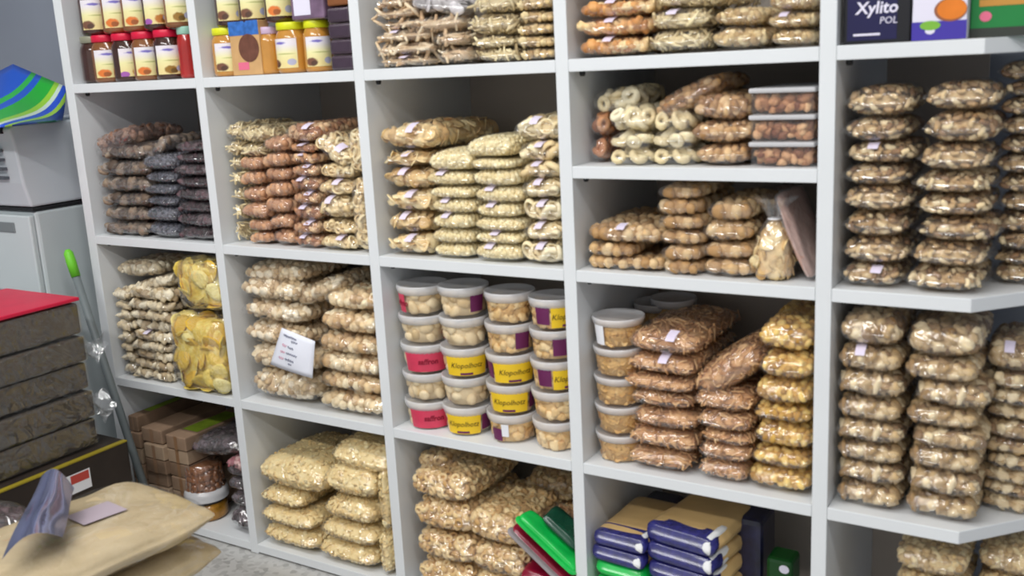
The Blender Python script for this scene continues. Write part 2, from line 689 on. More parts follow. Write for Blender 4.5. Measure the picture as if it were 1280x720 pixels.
def lean(kd, name, label, group, px, py, wpx, hpx, tilt, yf=.02, d=.22, pitch=0, yaw=0, st=False, var=0, zmin=None, cellx=None, w=None):
    """one bag lying askew: centre of its front end in pixels, its width and thickness in pixels, tilt in degrees"""
    c = at(px, py, yf)
    a = at(px - wpx / 2, py, yf).x
    b = at(px + wpx / 2, py, yf).x
    h = at(px, py - hpx / 2, yf).z - at(px, py + hpx / 2, yf).z
    ex = abs(math.cos(math.radians(tilt)))
    if w is None and ex > .3 and c.y > -.05:
        lo_, hi_ = in_cell(c.x - (b - a) / 2 * ex, c.x + (b - a) / 2 * ex)
        c.x = (lo_ + hi_) / 2
        w = (hi_ - lo_) / ex
    ww = w or (b - a)
    R = Matrix.Rotation(math.radians(yaw), 3, 'Z') @ Matrix.Rotation(math.radians(-tilt), 3, 'Y') @ Matrix.Rotation(math.radians(pitch), 3, 'X')
    base = c - R @ Vector((0, 0, h / 2))
    if zmin is not None:
        ext = abs(math.sin(math.radians(tilt))) * ww / 2
        base.z = max(base.z, zmin + ext * .6)
    return put_bag(kd, name, label, group, base.x, base.y, base.z, ww, d, h, R.to_euler(), st, var)

# ---------------------------------------------------------------- the room
def slab(name, x0, x1, y0, y1, z0, z1, m):
    mb = MB(); mb.box(x0, x1, y0, y1, z0, z1)
    return tag(mb.obj(name, m), kind='structure')


def floor_material():
    m, nt, out = newmat('speckled_terrazzo')
    p = N(nt, 'ShaderNodeBsdfPrincipled')
    p.inputs['Roughness'].default_value = .35
    tc = N(nt, 'ShaderNodeTexCoord')
    v = N(nt, 'ShaderNodeTexVoronoi'); v.inputs['Scale'].default_value = 70
    nt.links.new(tc.outputs['Object'], v.inputs['Vector'])
    r = N(nt, 'ShaderNodeValToRGB')
    r.color_ramp.elements[0].color = lin((156, 155, 152)); r.color_ramp.elements[1].color = lin((188, 187, 184))
    r.color_ramp.elements[0].position = .1; r.color_ramp.elements[1].position = .5
    nt.links.new(v.outputs['Color'], r.inputs['Fac'])
    nt.links.new(r.outputs['Color'], p.inputs['Base Color'])
    nt.links.new(p.outputs['BSDF'], out.inputs['Surface'])
    return m


BACK = .42
slab('floor', -1.8, 4.6, -4.2, BACK + .14, -.1, 0, floor_material())
slab('wall_back', -1.8, 4.6, BACK + .03, BACK + .13, 0, 2.75, M['wall'])
slab('wall_left', -1.9, -1.8, -4.2, BACK + .14, 0, 2.75, M['wall'])
slab('wall_right', 4.6, 4.7, -4.2, BACK + .14, 0, 2.75, M['wall'])
slab('ceiling', -1.9, 4.7, -4.2, BACK + .14, 2.75, 2.85, M['ceiling'])

# ---------------------------------------------------------------- the shelving unit
unit = tag(empty('shelving_unit', (0, 0, 0)), 'tall white melamine shelving unit packed with bagged snacks, standing against the wall', 'shelving unit')
TOP = Z0 + (Z0 - Z1) * 2
DEPTH = .405
X_END = 2.204
OUT0 = T_D - .02419 * S
for i in range(5):
    mb = MB()
    x0, x1 = (OUT0, T_D) if i == 0 else (i * PITCHX - T_D, i * PITCHX + T_D)
    mb.box(x0, x1, 0, DEPTH, .001, TOP)
    mb.obj('upright', M['white'], unit, bevel=.0012)
ZS = [Z3, Z2, Z1, Z0, Z0 + (Z0 - Z1), TOP]
pin_m = M['dark']
CX1 = X_END + DEPTH * .92
for c in range(5):
    levels = list(ZS)
    if c == 3: levels.append(ZI)
    for z in levels:
        mb = MB()
        if c < 4:
            mb.box(c * PITCHX + T_D + .0003, (c + 1) * PITCHX - T_D - .0003, 0, DEPTH, z - TH, z)
        else:
            mb.prism([(4 * PITCHX + T_D + .0003, 0), (X_END, 0), (CX1, DEPTH), (4 * PITCHX + T_D + .0003, DEPTH)], z - TH, z)
        s = mb.obj('shelf', M['white'], unit, bevel=.0012)
        if z not in (Z3, TOP):
            p = MB(); p.lathe([(.004, 0), (.006, .004), (.006, .009)], 10, (c * PITCHX + T_D + .014, .03, z - TH - .0095))
            p.obj('shelf_pin', pin_m, s, smooth=True)
    mb = MB()
    xe = (c + 1) * PITCHX if c < 4 else at(1236, 100, DEPTH).x
    mb.box(c * PITCHX, xe, DEPTH + .0005, DEPTH + .006, .002, TOP)
    mb.obj('back_panel', M['backboard'], unit)

# ---------------------------------------------------------------- light
def area(name, x, y, z, sx, sy, power, col=(1.0, .995, .985)):
    l = bpy.data.lights.new(name, 'AREA')
    l.shape = 'RECTANGLE'; l.size = sx; l.size_y = sy; l.energy = power; l.color = col
    o = bpy.data.objects.new(name, l); o.location = (x, y, z)
    COL.objects.link(o)
    return o


for nm, x, y, sx in (('tube_lamp', .9, -1.05, 2.6), ('tube_lamp', 1.2, -2.7, 2.7), ('tube_lamp', 3.4, -1.6, 1.2)):
    area(nm, x, y, 2.68, sx, .22, {2.6: 36, 2.7: 76, 1.2: 20}[sx])
w = bpy.data.worlds.new('world'); SC.world = w; w.use_nodes = True
w.node_tree.nodes['Background'].inputs[0].default_value = (.95, .97, 1, 1)
w.node_tree.nodes['Background'].inputs[1].default_value = .6
SC.view_settings.view_transform = 'Standard'
SC.view_settings.look = 'None'
SC.view_settings.exposure = 0.0
SC.view_settings.gamma = 1.0
SC.view_settings.use_curve_mapping = False
SC.cycles.transparent_max_bounces = 24
SC.cycles.max_bounces = 6
SC.cycles.caustics_reflective = False
SC.cycles.caustics_refractive = False

# ---------------------------------------------------------------- kinds of food in the bags
kind('cashew', 'cashew', .026, [(126, 86, 52), (192, 154, 104), (238, 216, 172)], 200, .35, .58, .42, a=3.2, b=.46, c=4, e=.5, fin=.006, wob=1.1, lift=.84)
kind('walnut', 'lump', .024, [(124, 88, 52), (190, 156, 108), (236, 214, 172)], 170, .6, .66, .34, a=3.4, b=.42, c=5, e=.5, wob=1.2, lift=.84)
kind('popcorn', 'lump', .024, [(164, 124, 84), (220, 192, 152), (244, 230, 206)], 170, .8, .62, .35, a=3.2, b=.42, lift=0.58)
kind('puffball', 'ball', .022, [(166, 122, 74), (206, 164, 110), (226, 194, 146)], 170, .5, .72, .4, a=4, b=.35, lift=.84, poke=.3)
kind('popball', 'ball', .025, [(168, 120, 72), (220, 182, 130), (244, 226, 190)], 170, .5, .68, .4, a=4, b=.32, lift=0.62, poke=.3)
kind('creamring', 'ring', .038, [(222, 200, 150), (236, 222, 178), (245, 236, 204)], 70, .35, .74, .3, poke=.25, a=3.4, b=.38, lift=0.6)
kind('hoop', 'hoop', .024, [(188, 142, 82), (222, 184, 122), (238, 208, 152)], 190, .6, .68, .36, a=4.5, b=.3, c=6, e=.3, lift=.84)
kind('flake', 'disc', .013, [(214, 172, 96), (238, 206, 132), (248, 226, 164)], 420, .7, .6, .25, a=3.2, b=.42, wob=1.3, lift=0.62)
kind('sliver', 'stick', .024, [(150, 96, 56), (202, 144, 92), (228, 180, 126)], 300, .6, .42, .3, a=4, b=.36, wob=1.2, lift=.84, poke=0.1)
kind('golden', 'nut', .019, [(160, 104, 26), (218, 164, 58), (240, 200, 104)], 190, .6, .68, .38, a=3.4, b=.4, wob=1.2, lift=0.75)
kind('redball', 'ball', .020, [(150, 88, 56), (190, 124, 84), (214, 156, 114)], 140, .5, .72, .38, a=3.0, b=.45, lift=0.72)
kind('browncube', 'lump', .018, [(140, 80, 52), (190, 130, 86), (222, 180, 136)], 170, .6, .66, .38, a=4, b=.36, lift=0.8)
kind('palecurl', 'loop', .030, [(206, 168, 110), (232, 204, 150), (242, 224, 180)], 110, .7, .5, .3, a=3.4, b=.4, lift=0.58, poke=0.1)
kind('palestick', 'stick', .030, [(190, 166, 120), (222, 200, 150), (238, 222, 176)], 200, .6, .45, .3, a=4, b=.36, lift=.72, poke=0.07)
kind('noodle', 'thread', .036, [(206, 170, 108), (232, 206, 148), (242, 226, 176)], 240, .4, .32, .2, a=4, b=.36, poke=0.1)
kind('chip', 'disc', .034, [(188, 134, 66), (230, 188, 118), (244, 220, 164)], 110, .55, .55, .3, a=3.4, b=.42, wob=1.4, lift=0.62, poke=0.05)
kind('whitepuff', 'ball', .011, [(216, 190, 124), (238, 220, 162), (248, 240, 198)], 520, .5, .7, .4, a=4.5, b=.34, c=6, e=.4, lift=0.5)
kind('bigcurl', 'loop', .040, [(214, 178, 120), (238, 216, 164), (247, 234, 198)], 80, .8, .5, .3, a=4, b=.34, lift=0.55, poke=0.1)
kind('orangechip', 'lump', .022, [(176, 98, 36), (226, 154, 80), (250, 220, 160)], 170, .5, .6, .34, a=3.4, b=.42, wob=1.3, lift=0.75)
kind('granola', 'lump', .017, [(164, 124, 72), (208, 172, 112), (232, 208, 154)], 200, .6, .66, .36, a=3.4, b=.4, wob=1.3, lift=.72)
kind('cracker', 'stick', .040, [(180, 140, 104), (216, 184, 148), (238, 220, 192)], 120, .6, .45, .3, a=3.6, b=.4, wob=1.4, lift=.72, poke=0.06)
kind('peanut', 'nut', .021, [(140, 90, 48), (194, 146, 92), (222, 182, 132)], 150, .6, .68, .36, a=3.6, b=.38, wob=1.2, lift=.84)
kind('rawnut', 'lump', .026, [(150, 124, 92), (206, 188, 156), (232, 220, 196)], 150, .6, .6, .3, a=3.4, b=.42, wob=1.4, lift=0.75)
kind('potato', 'crisp', .060, [(226, 184, 66), (244, 216, 104), (253, 238, 160)], 70, .42, .52, .16, a=6, b=.28, c=7, e=.3, film_mat='film_loose', wob=.7, poke=.10, mixn=.2, lift=1.0)
kind('brownring', 'ring', .030, [(120, 62, 34), (176, 104, 64), (206, 146, 104)], 60, .7, .66, .3, a=2.6, b=.5)
kind('driedfig', 'lump', .030, [(70, 56, 48), (112, 92, 78), (146, 126, 108)], 90, .6, .62, .3, a=3.4, b=.42, wob=1.5, film_mat='film_loose')
kind('driedrust', 'lump', .026, [(78, 46, 34), (116, 76, 58), (150, 110, 90)], 100, .6, .62, .3, a=3.4, b=.42, wob=1.4, film_mat='film_loose')
kind('blueseed', 'ball', .010, [(38, 40, 54), (66, 70, 88), (104, 106, 122)], 420, .5, .72, .4, a=4, b=.34, wob=1.3, film_mat='film_loose')
kind('prune', 'lump', .022, [(28, 18, 24), (54, 34, 44), (84, 58, 68)], 130, .6, .66, .34, a=4, b=.36, wob=1.2, film_mat='film_loose')
kind('flour', None, .01, [(166, 146, 110), (182, 162, 126), (194, 175, 140)], 0, a=3.2, b=.5, c=3.2, e=.5, wob=1.4, rough=.8, nscale=25, bump=.2, bscale=160, film_mat='film_soft', filmoff=.002)
kind('brick', None, .01, [(30, 25, 20), (44, 38, 31), (60, 52, 44)], 0, a=16, b=.1, c=16, e=.1, wob=.35, rough=.6, nscale=14, bump=.4, bscale=50, film_mat='film_soft', filmoff=.002)
kind('darkdate', 'lump', .022, [(34, 26, 32), (62, 48, 56), (90, 74, 84)], 110, .6, .64, .3, a=3.6, b=.4, wob=1.4, film_mat='film_loose')
kind('pinkmix', 'lump', .02, [(150, 70, 84), (196, 120, 130), (216, 170, 170)], 110, .6, .64, .3, a=3.6, b=.4, wob=1.2, film_mat='film_loose')
kind('slab', None, .01, [(150, 112, 104), (184, 146, 136), (202, 172, 164)], 0, a=6, b=.25, c=6, e=.25, wob=.5, rough=.6, nscale=18, bump=.3, film_mat='film_loose', filmoff=.002)
kind('silver', 'disc', .03, [(150, 146, 150), (206, 202, 206), (236, 232, 236)], 60, .8, .55, .3, a=3, b=.4, wob=1.6, film_mat='film_loose')

# ================================================================ bay by bay
# --- cashew bay, upper shelf
C = 'clear bag of cashews'
stack('cashew', 'cashew_bag', C, 'stack beside the white upright, upper cashew shelf', 'cashew bags', 4, Z1,
      [(1046, 1141, 112, 150), (1043, 1135, 152, 182), (1044, 1142, 182, 211), (1042, 1135, 211, 238), (1042, 1138, 238, 270), (1041, 1134, 270, 303), (1040, 1134, 303, 337), (1038, 1127, 337, 364)], .012, .2, '2,7')
stack('cashew', 'cashew_bag', C, 'second stack from the upright, upper cashew shelf', 'cashew bags', 4, Z1,
      [(1150, 1250, 104, 140), (1150, 1248, 141, 182), (1145, 1241, 182, 217), (1138, 1239, 217, 246), (1139, 1238, 246, 275), (1142, 1247, 275, 307), (1135, 1233, 307, 338), (1128, 1229, 338, 368)], .012, .2)
stack('cashew', 'cashew_bag', C, 'stack over the slanted shelf end, upper cashew shelf', 'cashew bags', 4, Z1,
      [(1245, 1330, 80, 106), (1252, 1335, 106, 126), (1246, 1332, 126, 151), (1247, 1330, 151, 175), (1245, 1332, 175, 199), (1240, 1328, 199, 224), (1243, 1328, 224, 248), (1244, 1330, 248, 272), (1240, 1328, 272, 299), (1243, 1330, 299, 319), (1238, 1326, 319, 339), (1238, 1326, 339, 362)], .11, .18, '5')
# --- cashew bay, middle shelf
C = 'clear bag of nut pieces'
stack('walnut', 'nut_bag', C, 'stack beside the white upright, lower cashew shelf', 'bags of nut pieces', 4, Z2,
      [(1046, 1126, 404, 445), (1038, 1126, 445, 476), (1038, 1128, 476, 508), (1033, 1125, 508, 538), (1037, 1128, 538, 564), (1034, 1126, 564, 591), (1037, 1126, 591, 618), (1036, 1123, 618, 645)], .012, .22, '1')
stack('walnut', 'nut_bag', C, 'second stack from the upright, lower cashew shelf', 'bags of nut pieces', 4, Z2,
      [(1129, 1228, 413, 456), (1127, 1223, 456, 486), (1142, 1238, 486, 516), (1128, 1223, 516, 545), (1137, 1233, 545, 567), (1132, 1225, 567, 598), (1131, 1224, 598, 628), (1127, 1221, 628, 658)], .012, .22)
stack('walnut', 'nut_bag', C, 'slanted shelf end stack, lower cashew shelf', 'bags of nut pieces', 4, Z2,
      [(1228, 1318, 449, 488), (1236, 1322, 488, 510), (1230, 1320, 510, 528), (1228, 1318, 528, 547), (1229, 1318, 547, 570), (1228, 1318, 570, 590), (1230, 1318, 590, 607), (1222, 1312, 607, 625), (1224, 1312, 625, 642), (1222, 1312, 642, 660)], .1, .18, '0')
# --- cashew bay, bottom shelf: only the tops show


def lowstack(kd, name, desc, where, group, px0, px1, pytop, n, yf, d, zs):
    """a stack whose lower bags fall below the frame: evenly thick bags from the shelf to the seen top"""
    t = at((px0 + px1) / 2, pytop, yf)
    x0, x1 = in_cell(at(px0, pytop, yf).x, at(px1, pytop, yf).x)
    t.z = min(t.z, Z2 - TH - .006)
    h = (t.z - zs - .001) / n
    for i in range(n):
        put_bag(kd, name, f"{desc}, {ORD[i]}, {where}" if n > 1 else f"{desc}, {where}", group, (x0 + x1) / 2 + JIT.uniform(-.004, .004), yf, zs + .001 + h * (n - 1 - i), x1 - x0, d, h, (0, 0, JIT.uniform(-.012, .012)), var=i)


lowstack('granola', 'nut_bag', 'clear bag of chopped nuts', 'stack on the bottom shelf under the cashews', 'bags of chopped nuts', 1118, 1214, 690, 6, .04, .2, Z3)
lowstack('granola', 'nut_bag', 'clear bag of chopped nuts', 'bottom shelf stack under the slanted shelf end', 'bags of chopped nuts', 1222, 1318, 690, 6, .1, .18, Z3)

# --- fourth bay, inserted shelf (cream rings)
C = 'clear bag of cream rings'
stack('creamring', 'ring_snack_bag', C, 'stack in front of the brown ring bags', 'bags of cream rings', 3, ZI,
      [(756, 812, 136, 170), (757, 811, 170, 190), (758, 813, 190, 209)], .012, .2)
lean('creamring', 'ring_snack_bag', 'rumpled bag of cream rings perched on top of its stack', 'bags of cream rings', 768, 126, 62, 36, 6, .06, .16)
stack('creamring', 'ring_snack_bag', C, 'stack beside the peanut bags', 'bags of cream rings', 3, ZI,
      [(813, 862, 142, 167), (811, 866, 167, 189), (812, 868, 189, 209)], .02, .18)
stack('brownring', 'ring_snack_bag', 'clear bag of reddish brown rings', 'beside the upright behind cream rings', 'bags of brown rings', 3, ZI,
      [(718, 757, 147, 178), (722, 757, 178, 208)], .05, .18)
lean('peanut', 'peanut_bag', 'bag of brown peanuts tilted up across the cream rings', 'peanut bags', 855, 122, 92, 34, 24, .03, .2)
stack('peanut', 'peanut_bag', 'clear bag of peanuts', 'stack between cream rings and plastic trays', 'peanut bags', 3, ZI,
      [(862, 934, 118, 152), (860, 937, 152, 181), (864, 933, 181, 208)], .012, .22)

# --- fourth bay, lower part (puffed balls)
C = 'clear bag of puffed balls'
stack('puffball', 'puffed_ball_bag', C, 'low stack beside the upright', 'puffed ball bags', 3, Z1,
      [(722, 822, 284, 309), (719, 790, 309, 325), (719, 826, 325, 341)], .012, .26, '0')
stack('puffball', 'puffed_ball_bag', C, 'tallest stack of puffed balls', 'puffed ball bags', 3, Z1,
      [(818, 875, 235, 254), (818, 873, 254, 272), (819, 878, 272, 292), (820, 876, 292, 311), (823, 876, 311, 331), (826, 876, 331, 346)], .016, .22)
stack('puffball', 'puffed_ball_bag', C, 'stack beside the knotted chip pouch', 'puffed ball bags', 3, Z1,
      [(880, 939, 255, 281), (873, 938, 281, 308), (872, 941, 308, 329), (874, 941, 329, 350)], .016, .22)

# --- third bay, chips and white puffs
C = 'clear bag of tan chips'
stack('chip', 'chip_bag', C, 'stack beside the upright, third bay', 'tan chip bags', 2, Z1,
      [(467, 541, 162, 197), (468, 530, 197, 217), (467, 536, 217, 246), (470, 538, 246, 273), (471, 532, 273, 301), (474, 537, 301, 326)], .012, .28, 'all')
C = 'clear bag of white puffs'
stack('whitepuff', 'puff_bag', C, 'stack touching the tan chips', 'white puff bags', 2, Z1,
      [(530, 588, 194, 220), (528, 586, 220, 238), (534, 588, 238, 254), (536, 590, 254, 273), (537, 588, 273, 292), (536, 588, 292, 311), (537, 588, 311, 328)], .012, .24, '1,3,4')
stack('whitepuff', 'puff_bag', C, 'second stack from the tan chips', 'white puff bags', 2, Z1,
      [(578, 637, 176, 202), (586, 639, 202, 216), (586, 646, 216, 238), (589, 649, 238, 259), (590, 646, 259, 277), (590, 649, 277, 294), (590, 649, 294, 310), (591, 649, 310, 331)], .012, .24, '3,4,6,7')
C = 'clear bag of pale loops'
stack('bigcurl', 'loop_snack_bag', C, 'stack beside the white puffs', 'pale loop bags', 2, Z1,
      [(638, 700, 150, 182), (643, 701, 182, 206), (647, 703, 206, 228), (648, 703, 228, 255), (650, 703, 255, 283), (650, 704, 283, 308), (649, 704, 308, 335)], .012, .24, 'all')

# --- second bay, brown balls
C = 'clear bag of pale noodles'
stack('palestick', 'noodle_bag', C, 'stack hard against the upright', 'pale noodle bags', 1, Z1,
      [(264, 296, 158, 181), (268, 296, 181, 200), (270, 297, 200, 218), (271, 297, 218, 238), (272, 298, 238, 258), (274, 298, 258, 281), (276, 299, 281, 306)], .03, .22)
stack('redball', 'brown_ball_bag', 'clear bag of reddish balls', 'stack beside the pale noodles', 'reddish ball bags', 1, Z1,
      [(294, 323, 199, 217), (294, 325, 217, 236), (297, 328, 236, 257), (299, 332, 257, 278), (306, 336, 278, 293), (308, 337, 293, 308)], .02, .22)
stack('palestick', 'noodle_bag', C, 'resting on the reddish balls', 'pale noodle bags', 1, at(308, 199, .02).z,
      [(294, 330, 160, 181), (293, 323, 181, 199)], .025, .2)
stack('redball', 'brown_ball_bag', 'clear bag of reddish balls', 'second stack from the pale noodles', 'reddish ball bags', 1, Z1,
      [(326, 358, 172, 193), (325, 358, 193, 212), (326, 358, 212, 230), (327, 360, 230, 250), (328, 360, 250, 270), (334, 361, 270, 290), (336, 364, 290, 310)], .016, .22)
stack('browncube', 'nut_cluster_bag', 'clear bag of brown nut clusters', 'stack with lilac stickers', 'nut cluster bags', 1, Z1,
      [(352, 397, 158, 183), (356, 392, 183, 195), (358, 394, 195, 209), (358, 393, 209, 226), (360, 394, 226, 243), (361, 395, 243, 261), (362, 396, 261, 280), (362, 396, 280, 298), (364, 396, 298, 314)], .012, .24, 'all')
stack('palecurl', 'curl_snack_bag', 'clear bag of pale curls', 'stack beside the nut clusters', 'pale curl bags', 1, Z1,
      [(394, 437, 207, 228), (394, 436, 228, 249), (395, 438, 249, 278), (396, 440, 278, 298), (397, 442, 298, 316)], .012, .22, '1,2,4')
lean('palecurl', 'curl_snack_bag', 'swollen bag of pale curls slumped on top of its stack', 'pale curl bags', 412, 190, 48, 34, -26, .014, .22, st=True, var=1)

# --- first bay, dark dried fruit
stack('driedfig', 'dried_fruit_bag', 'bag of grey brown dried fruit', 'stack nearest the white printer', 'dried fruit bags', 0, Z1,
      [(112, 182, 183, 204), (112, 183, 204, 224), (112, 183, 224, 244), (116, 184, 244, 262), (116, 182, 262, 280), (118, 182, 280, 297)], .012, .26)
lean('driedrust', 'dried_fruit_bag', 'rust brown dried fruit bag slumped over the grey brown ones', 'dried fruit bags', 132, 176, 56, 30, 12, .02, .2)
stack('blueseed', 'seed_bag', 'bag of blue grey seeds', 'stack between brown and purple dried fruit', 'blue grey seed bags', 0, Z1,
      [(174, 214, 197, 218), (176, 214, 218, 234), (177, 215, 234, 248), (179, 216, 248, 263), (181, 217, 263, 282), (182, 218, 282, 301)], .012, .24)
lean('driedfig', 'dried_fruit_bag', 'rolled brown dried fruit bag leaning on the blue grey seeds', 'dried fruit bags', 191, 186, 34, 20, 28, .03, .2)
stack('prune', 'prune_bag', 'bag of dark purple prunes', 'stack beside the upright', 'prune bags', 0, Z1,
      [(214, 258, 180, 193), (214, 259, 193, 208), (214, 260, 208, 223), (215, 262, 223, 239), (216, 264, 239, 255), (217, 265, 255, 270), (218, 266, 270, 287), (220, 267, 287, 303)], .012, .26)

# --- first bay, raw nuts and potato chips
stack('rawnut', 'sliced_nut_bag', 'bag of whitish sliced nuts', 'stack beside the outer upright', 'sliced nut bags', 0, Z2,
      [(123, 160, 366, 380), (124, 160, 380, 392), (125, 160, 392, 404), (126, 160, 404, 418), (127, 160, 418, 432), (129, 161, 432, 444), (132, 163, 444, 457), (134, 164, 457, 473)], .012, .24)
stack('rawnut', 'sliced_nut_bag', 'bag of whitish sliced nuts', 'stack beside the potato chips', 'sliced nut bags', 0, Z2,
      [(157, 212, 372, 388), (158, 212, 388, 400), (159, 212, 400, 412), (160, 212, 412, 426), (161, 212, 426, 440), (162, 212, 440, 451), (163, 212, 451, 463), (164, 212, 463, 474), (165, 213, 474, 486)], .012, .24, '4')
lean('rawnut', 'sliced_nut_bag', 'loose bag of whitish sliced nuts lying across both stacks', 'sliced nut bags', 184, 357, 60, 18, 14, .03, .2)
lean('rawnut', 'sliced_nut_bag', 'crumpled bag of whitish sliced nuts at the very top', 'sliced nut bags', 166, 337, 54, 22, 4, .035, .16, var=1)

# --- second bay, popcorn
stack('popcorn', 'popcorn_bag', 'bag of white popcorn', 'stack behind the handwritten note', 'popcorn bags', 1, Z2,
      [(286, 372, 362, 390), (287, 375, 390, 418), (288, 378, 418, 446), (293, 390, 446, 478), (299, 392, 478, 515)], .012, .26)
lean('popcorn', 'popcorn_bag', 'bag of white popcorn lying highest, just under the shelf', 'popcorn bags', 336, 343, 82, 28, 4, .03, .24)
lean('popcorn', 'popcorn_bag', 'bag of white popcorn bulging over the ball stack', 'popcorn bags', 394, 366, 60, 28, 20, .03, .22, var=1)
stack('popball', 'puffed_corn_bag', 'bag of puffed corn balls', 'stack beside the white tub bay', 'puffed corn bags', 1, Z2,
      [(400, 470, 375, 402), (394, 473, 402, 430), (392, 475, 430, 456), (392, 476, 456, 480), (393, 478, 480, 504), (394, 480, 504, 531)], .008, .28)

# --- fourth bay, brown slivers and golden nuggets
C = 'clear bag of brown slivers'
stack('sliver', 'crisp_sliver_bag', C, 'stack beside the tan tubs', 'brown sliver bags', 3, Z2,
      [(780, 868, 432, 461), (778, 864, 461, 487), (776, 862, 487, 506), (785, 862, 506, 529), (787, 868, 529, 552), (783, 868, 552, 578), (783, 861, 578, 604)], .012, .28, '0,1')
stack('sliver', 'crisp_sliver_bag', C, 'short stack beside the golden nuggets', 'brown sliver bags', 3, Z2,
      [(862, 938, 503, 529), (868, 936, 529, 553), (872, 937, 553, 568), (871, 935, 568, 589), (869, 931, 589, 615)], .012, .24)
lean('sliver', 'crisp_sliver_bag', 'bag of brown slivers propped steeply against golden nuggets', 'brown sliver bags', 905, 468, 96, 42, 33, .02, .22)
C = 'clear bag of golden nuggets'
stack('golden', 'golden_nugget_bag', C, 'stack beside the upright', 'golden nugget bags', 3, Z2,
      [(943, 1018, 419, 460), (946, 1018, 460, 492), (940, 1018, 492, 523), (938, 1016, 523, 547), (940, 1018, 547, 578), (933, 1012, 578, 603), (930, 1011, 603, 631)], .010, .26)

# --- top shelf bags
stack('cracker', 'cracker_bag', 'clear bag of pale crackers', 'top shelf stack beside the upright', 'pale cracker bags', 2, Z0,
      [(461, 502, -2, 12), (462, 515, 12, 25), (463, 525, 25, 38), (462, 532, 38, 55), (463, 537, 55, 71), (463, 537, 71, 85)], .012, .26, '3,5')
stack('cracker', 'cracker_bag', 'clear bag of pale crackers', 'second top shelf stack', 'pale cracker bags', 2, Z0,
      [(506, 575, 21, 41), (536, 581, 41, 60), (539, 583, 60, 82)], .02, .22)
lean('silver', 'foil_snack_bag', 'crumpled silvery bag on top of the pale crackers', None, 545, 6, 74, 26, -8, .02, .2)
stack('palestick', 'seed_stick_bag', 'clear bag of seed sticks', 'top shelf stack in the middle', 'seed stick bags', 2, Z0,
      [(580, 640, -4, 18), (578, 641, 18, 46), (588, 641, 46, 62), (592, 644, 62, 79)], .012, .24)
stack('granola', 'granola_bag', 'clear bag of pale granola', 'top shelf stack over white puffs', 'granola bags', 2, Z0,
      [(640, 690, -2, 14), (643, 692, 14, 31), (641, 692, 31, 46), (642, 693, 46, 62), (645, 693, 62, 77)], .012, .24)
stack('orangechip', 'orange_chip_bag', 'clear bag of orange chips', 'top shelf stack beside the upright', 'orange chip bags', 3, Z0,
      [(716, 816, -22, 2), (717, 816, 2, 26), (711, 812, 26, 50), (714, 808, 50, 74)], .008, .24, 'all')
stack('palestick', 'seed_stick_bag', 'clear bag of seed sticks', 'top shelf stack touching orange chips', 'seed stick bags', 3, Z0,
      [(816, 910, -14, 14), (808, 884, 14, 40), (806, 884, 40, 69)], .012, .24, '1')
stack('granola', 'granola_bag', 'clear bag of pale granola', 'middle top shelf stack above plastic trays', 'granola bags', 3, Z0,
      [(886, 952, 12, 37), (884, 958, 37, 65)], .012, .24)
stack('granola', 'granola_bag', 'clear bag of pale granola', 'top shelf stack nearest the navy box', 'granola bags', 3, Z0,
      [(956, 1026, -8, 18), (955, 1026, 18, 40), (960, 1026, 40, 62)], .004, .24, '1')

# --- bottom shelf bags
C = 'bag of pale yellow flakes'
stack('flake', 'flake_bag', C, 'stack beside the dark packs', 'yellow flake bags', 1, Z3,
      [(311, 398, 584, 620), (313, 372, 620, 644), (320, 388, 644, 667), (324, 392, 667, 692)], .004, .26)
stack('flake', 'flake_bag', C, 'stack beside the two upright bags', 'yellow flake bags', 1, Z3,
      [(400, 466, 600, 638), (402, 464, 638, 668), (398, 466, 668, 694), (396, 466, 694, 719)], .004, .26)
lean('flake', 'flake_bag', 'pointed bag of pale yellow flakes lying topmost', 'yellow flake bags', 446, 577, 72, 38, -3, .02, .24, var=1)
C = 'bag of small hoop cereal'
lowstack('hoop', 'hoop_cereal_bag', C, 'stack beside the upright below white tubs', 'hoop cereal bags', 508, 584, 592, 4, .008, .26, Z3)
lowstack('hoop', 'hoop_cereal_bag', C, 'stack beside the green packet', 'hoop cereal bags', 580, 648, 645, 3, .008, .24, Z3)


def standing(kd, name, label, group, px0, px1, pyt, pyb, yf, thick, zs=None, st=False, var=0, roll=0.0):
    """a bag standing on its end with its broad side to the front"""
    pc = (px0 + px1) / 2
    z1, z0 = at(pc, pyt, yf).z, at(pc, pyb, yf).z
    if zs is not None: z0 = zs + .001
    ym = (pyt + pyb) / 2
    x0, x1 = in_cell(at(px0, ym, yf).x, at(px1, ym, yf).x)
    return put_bag(kd, name, label, group, (x0 + x1) / 2, yf + thick, z0 + .004, x1 - x0, z1 - z0 - .006, thick, (PI / 2, roll, 0), st, var)


def edgewise(kd, name, label, group, px0, px1, pyt, pyb, yf, d, zs=None, var=0):
    """a bag standing on its long side"""
    pc = (px0 + px1) / 2
    z1, z0 = at(pc, pyt, yf).z, at(pc, pyb, yf).z
    if zs is not None: z0 = zs + .001
    ym = (pyt + pyb) / 2
    x0, x1 = in_cell(at(px0, ym, yf).x, at(px1, ym, yf).x)
    return put_bag(kd, name, label, group, x1, yf, (z0 + z1) / 2, z1 - z0 - .008, d, x1 - x0, (0, -PI / 2, 0), False, var)


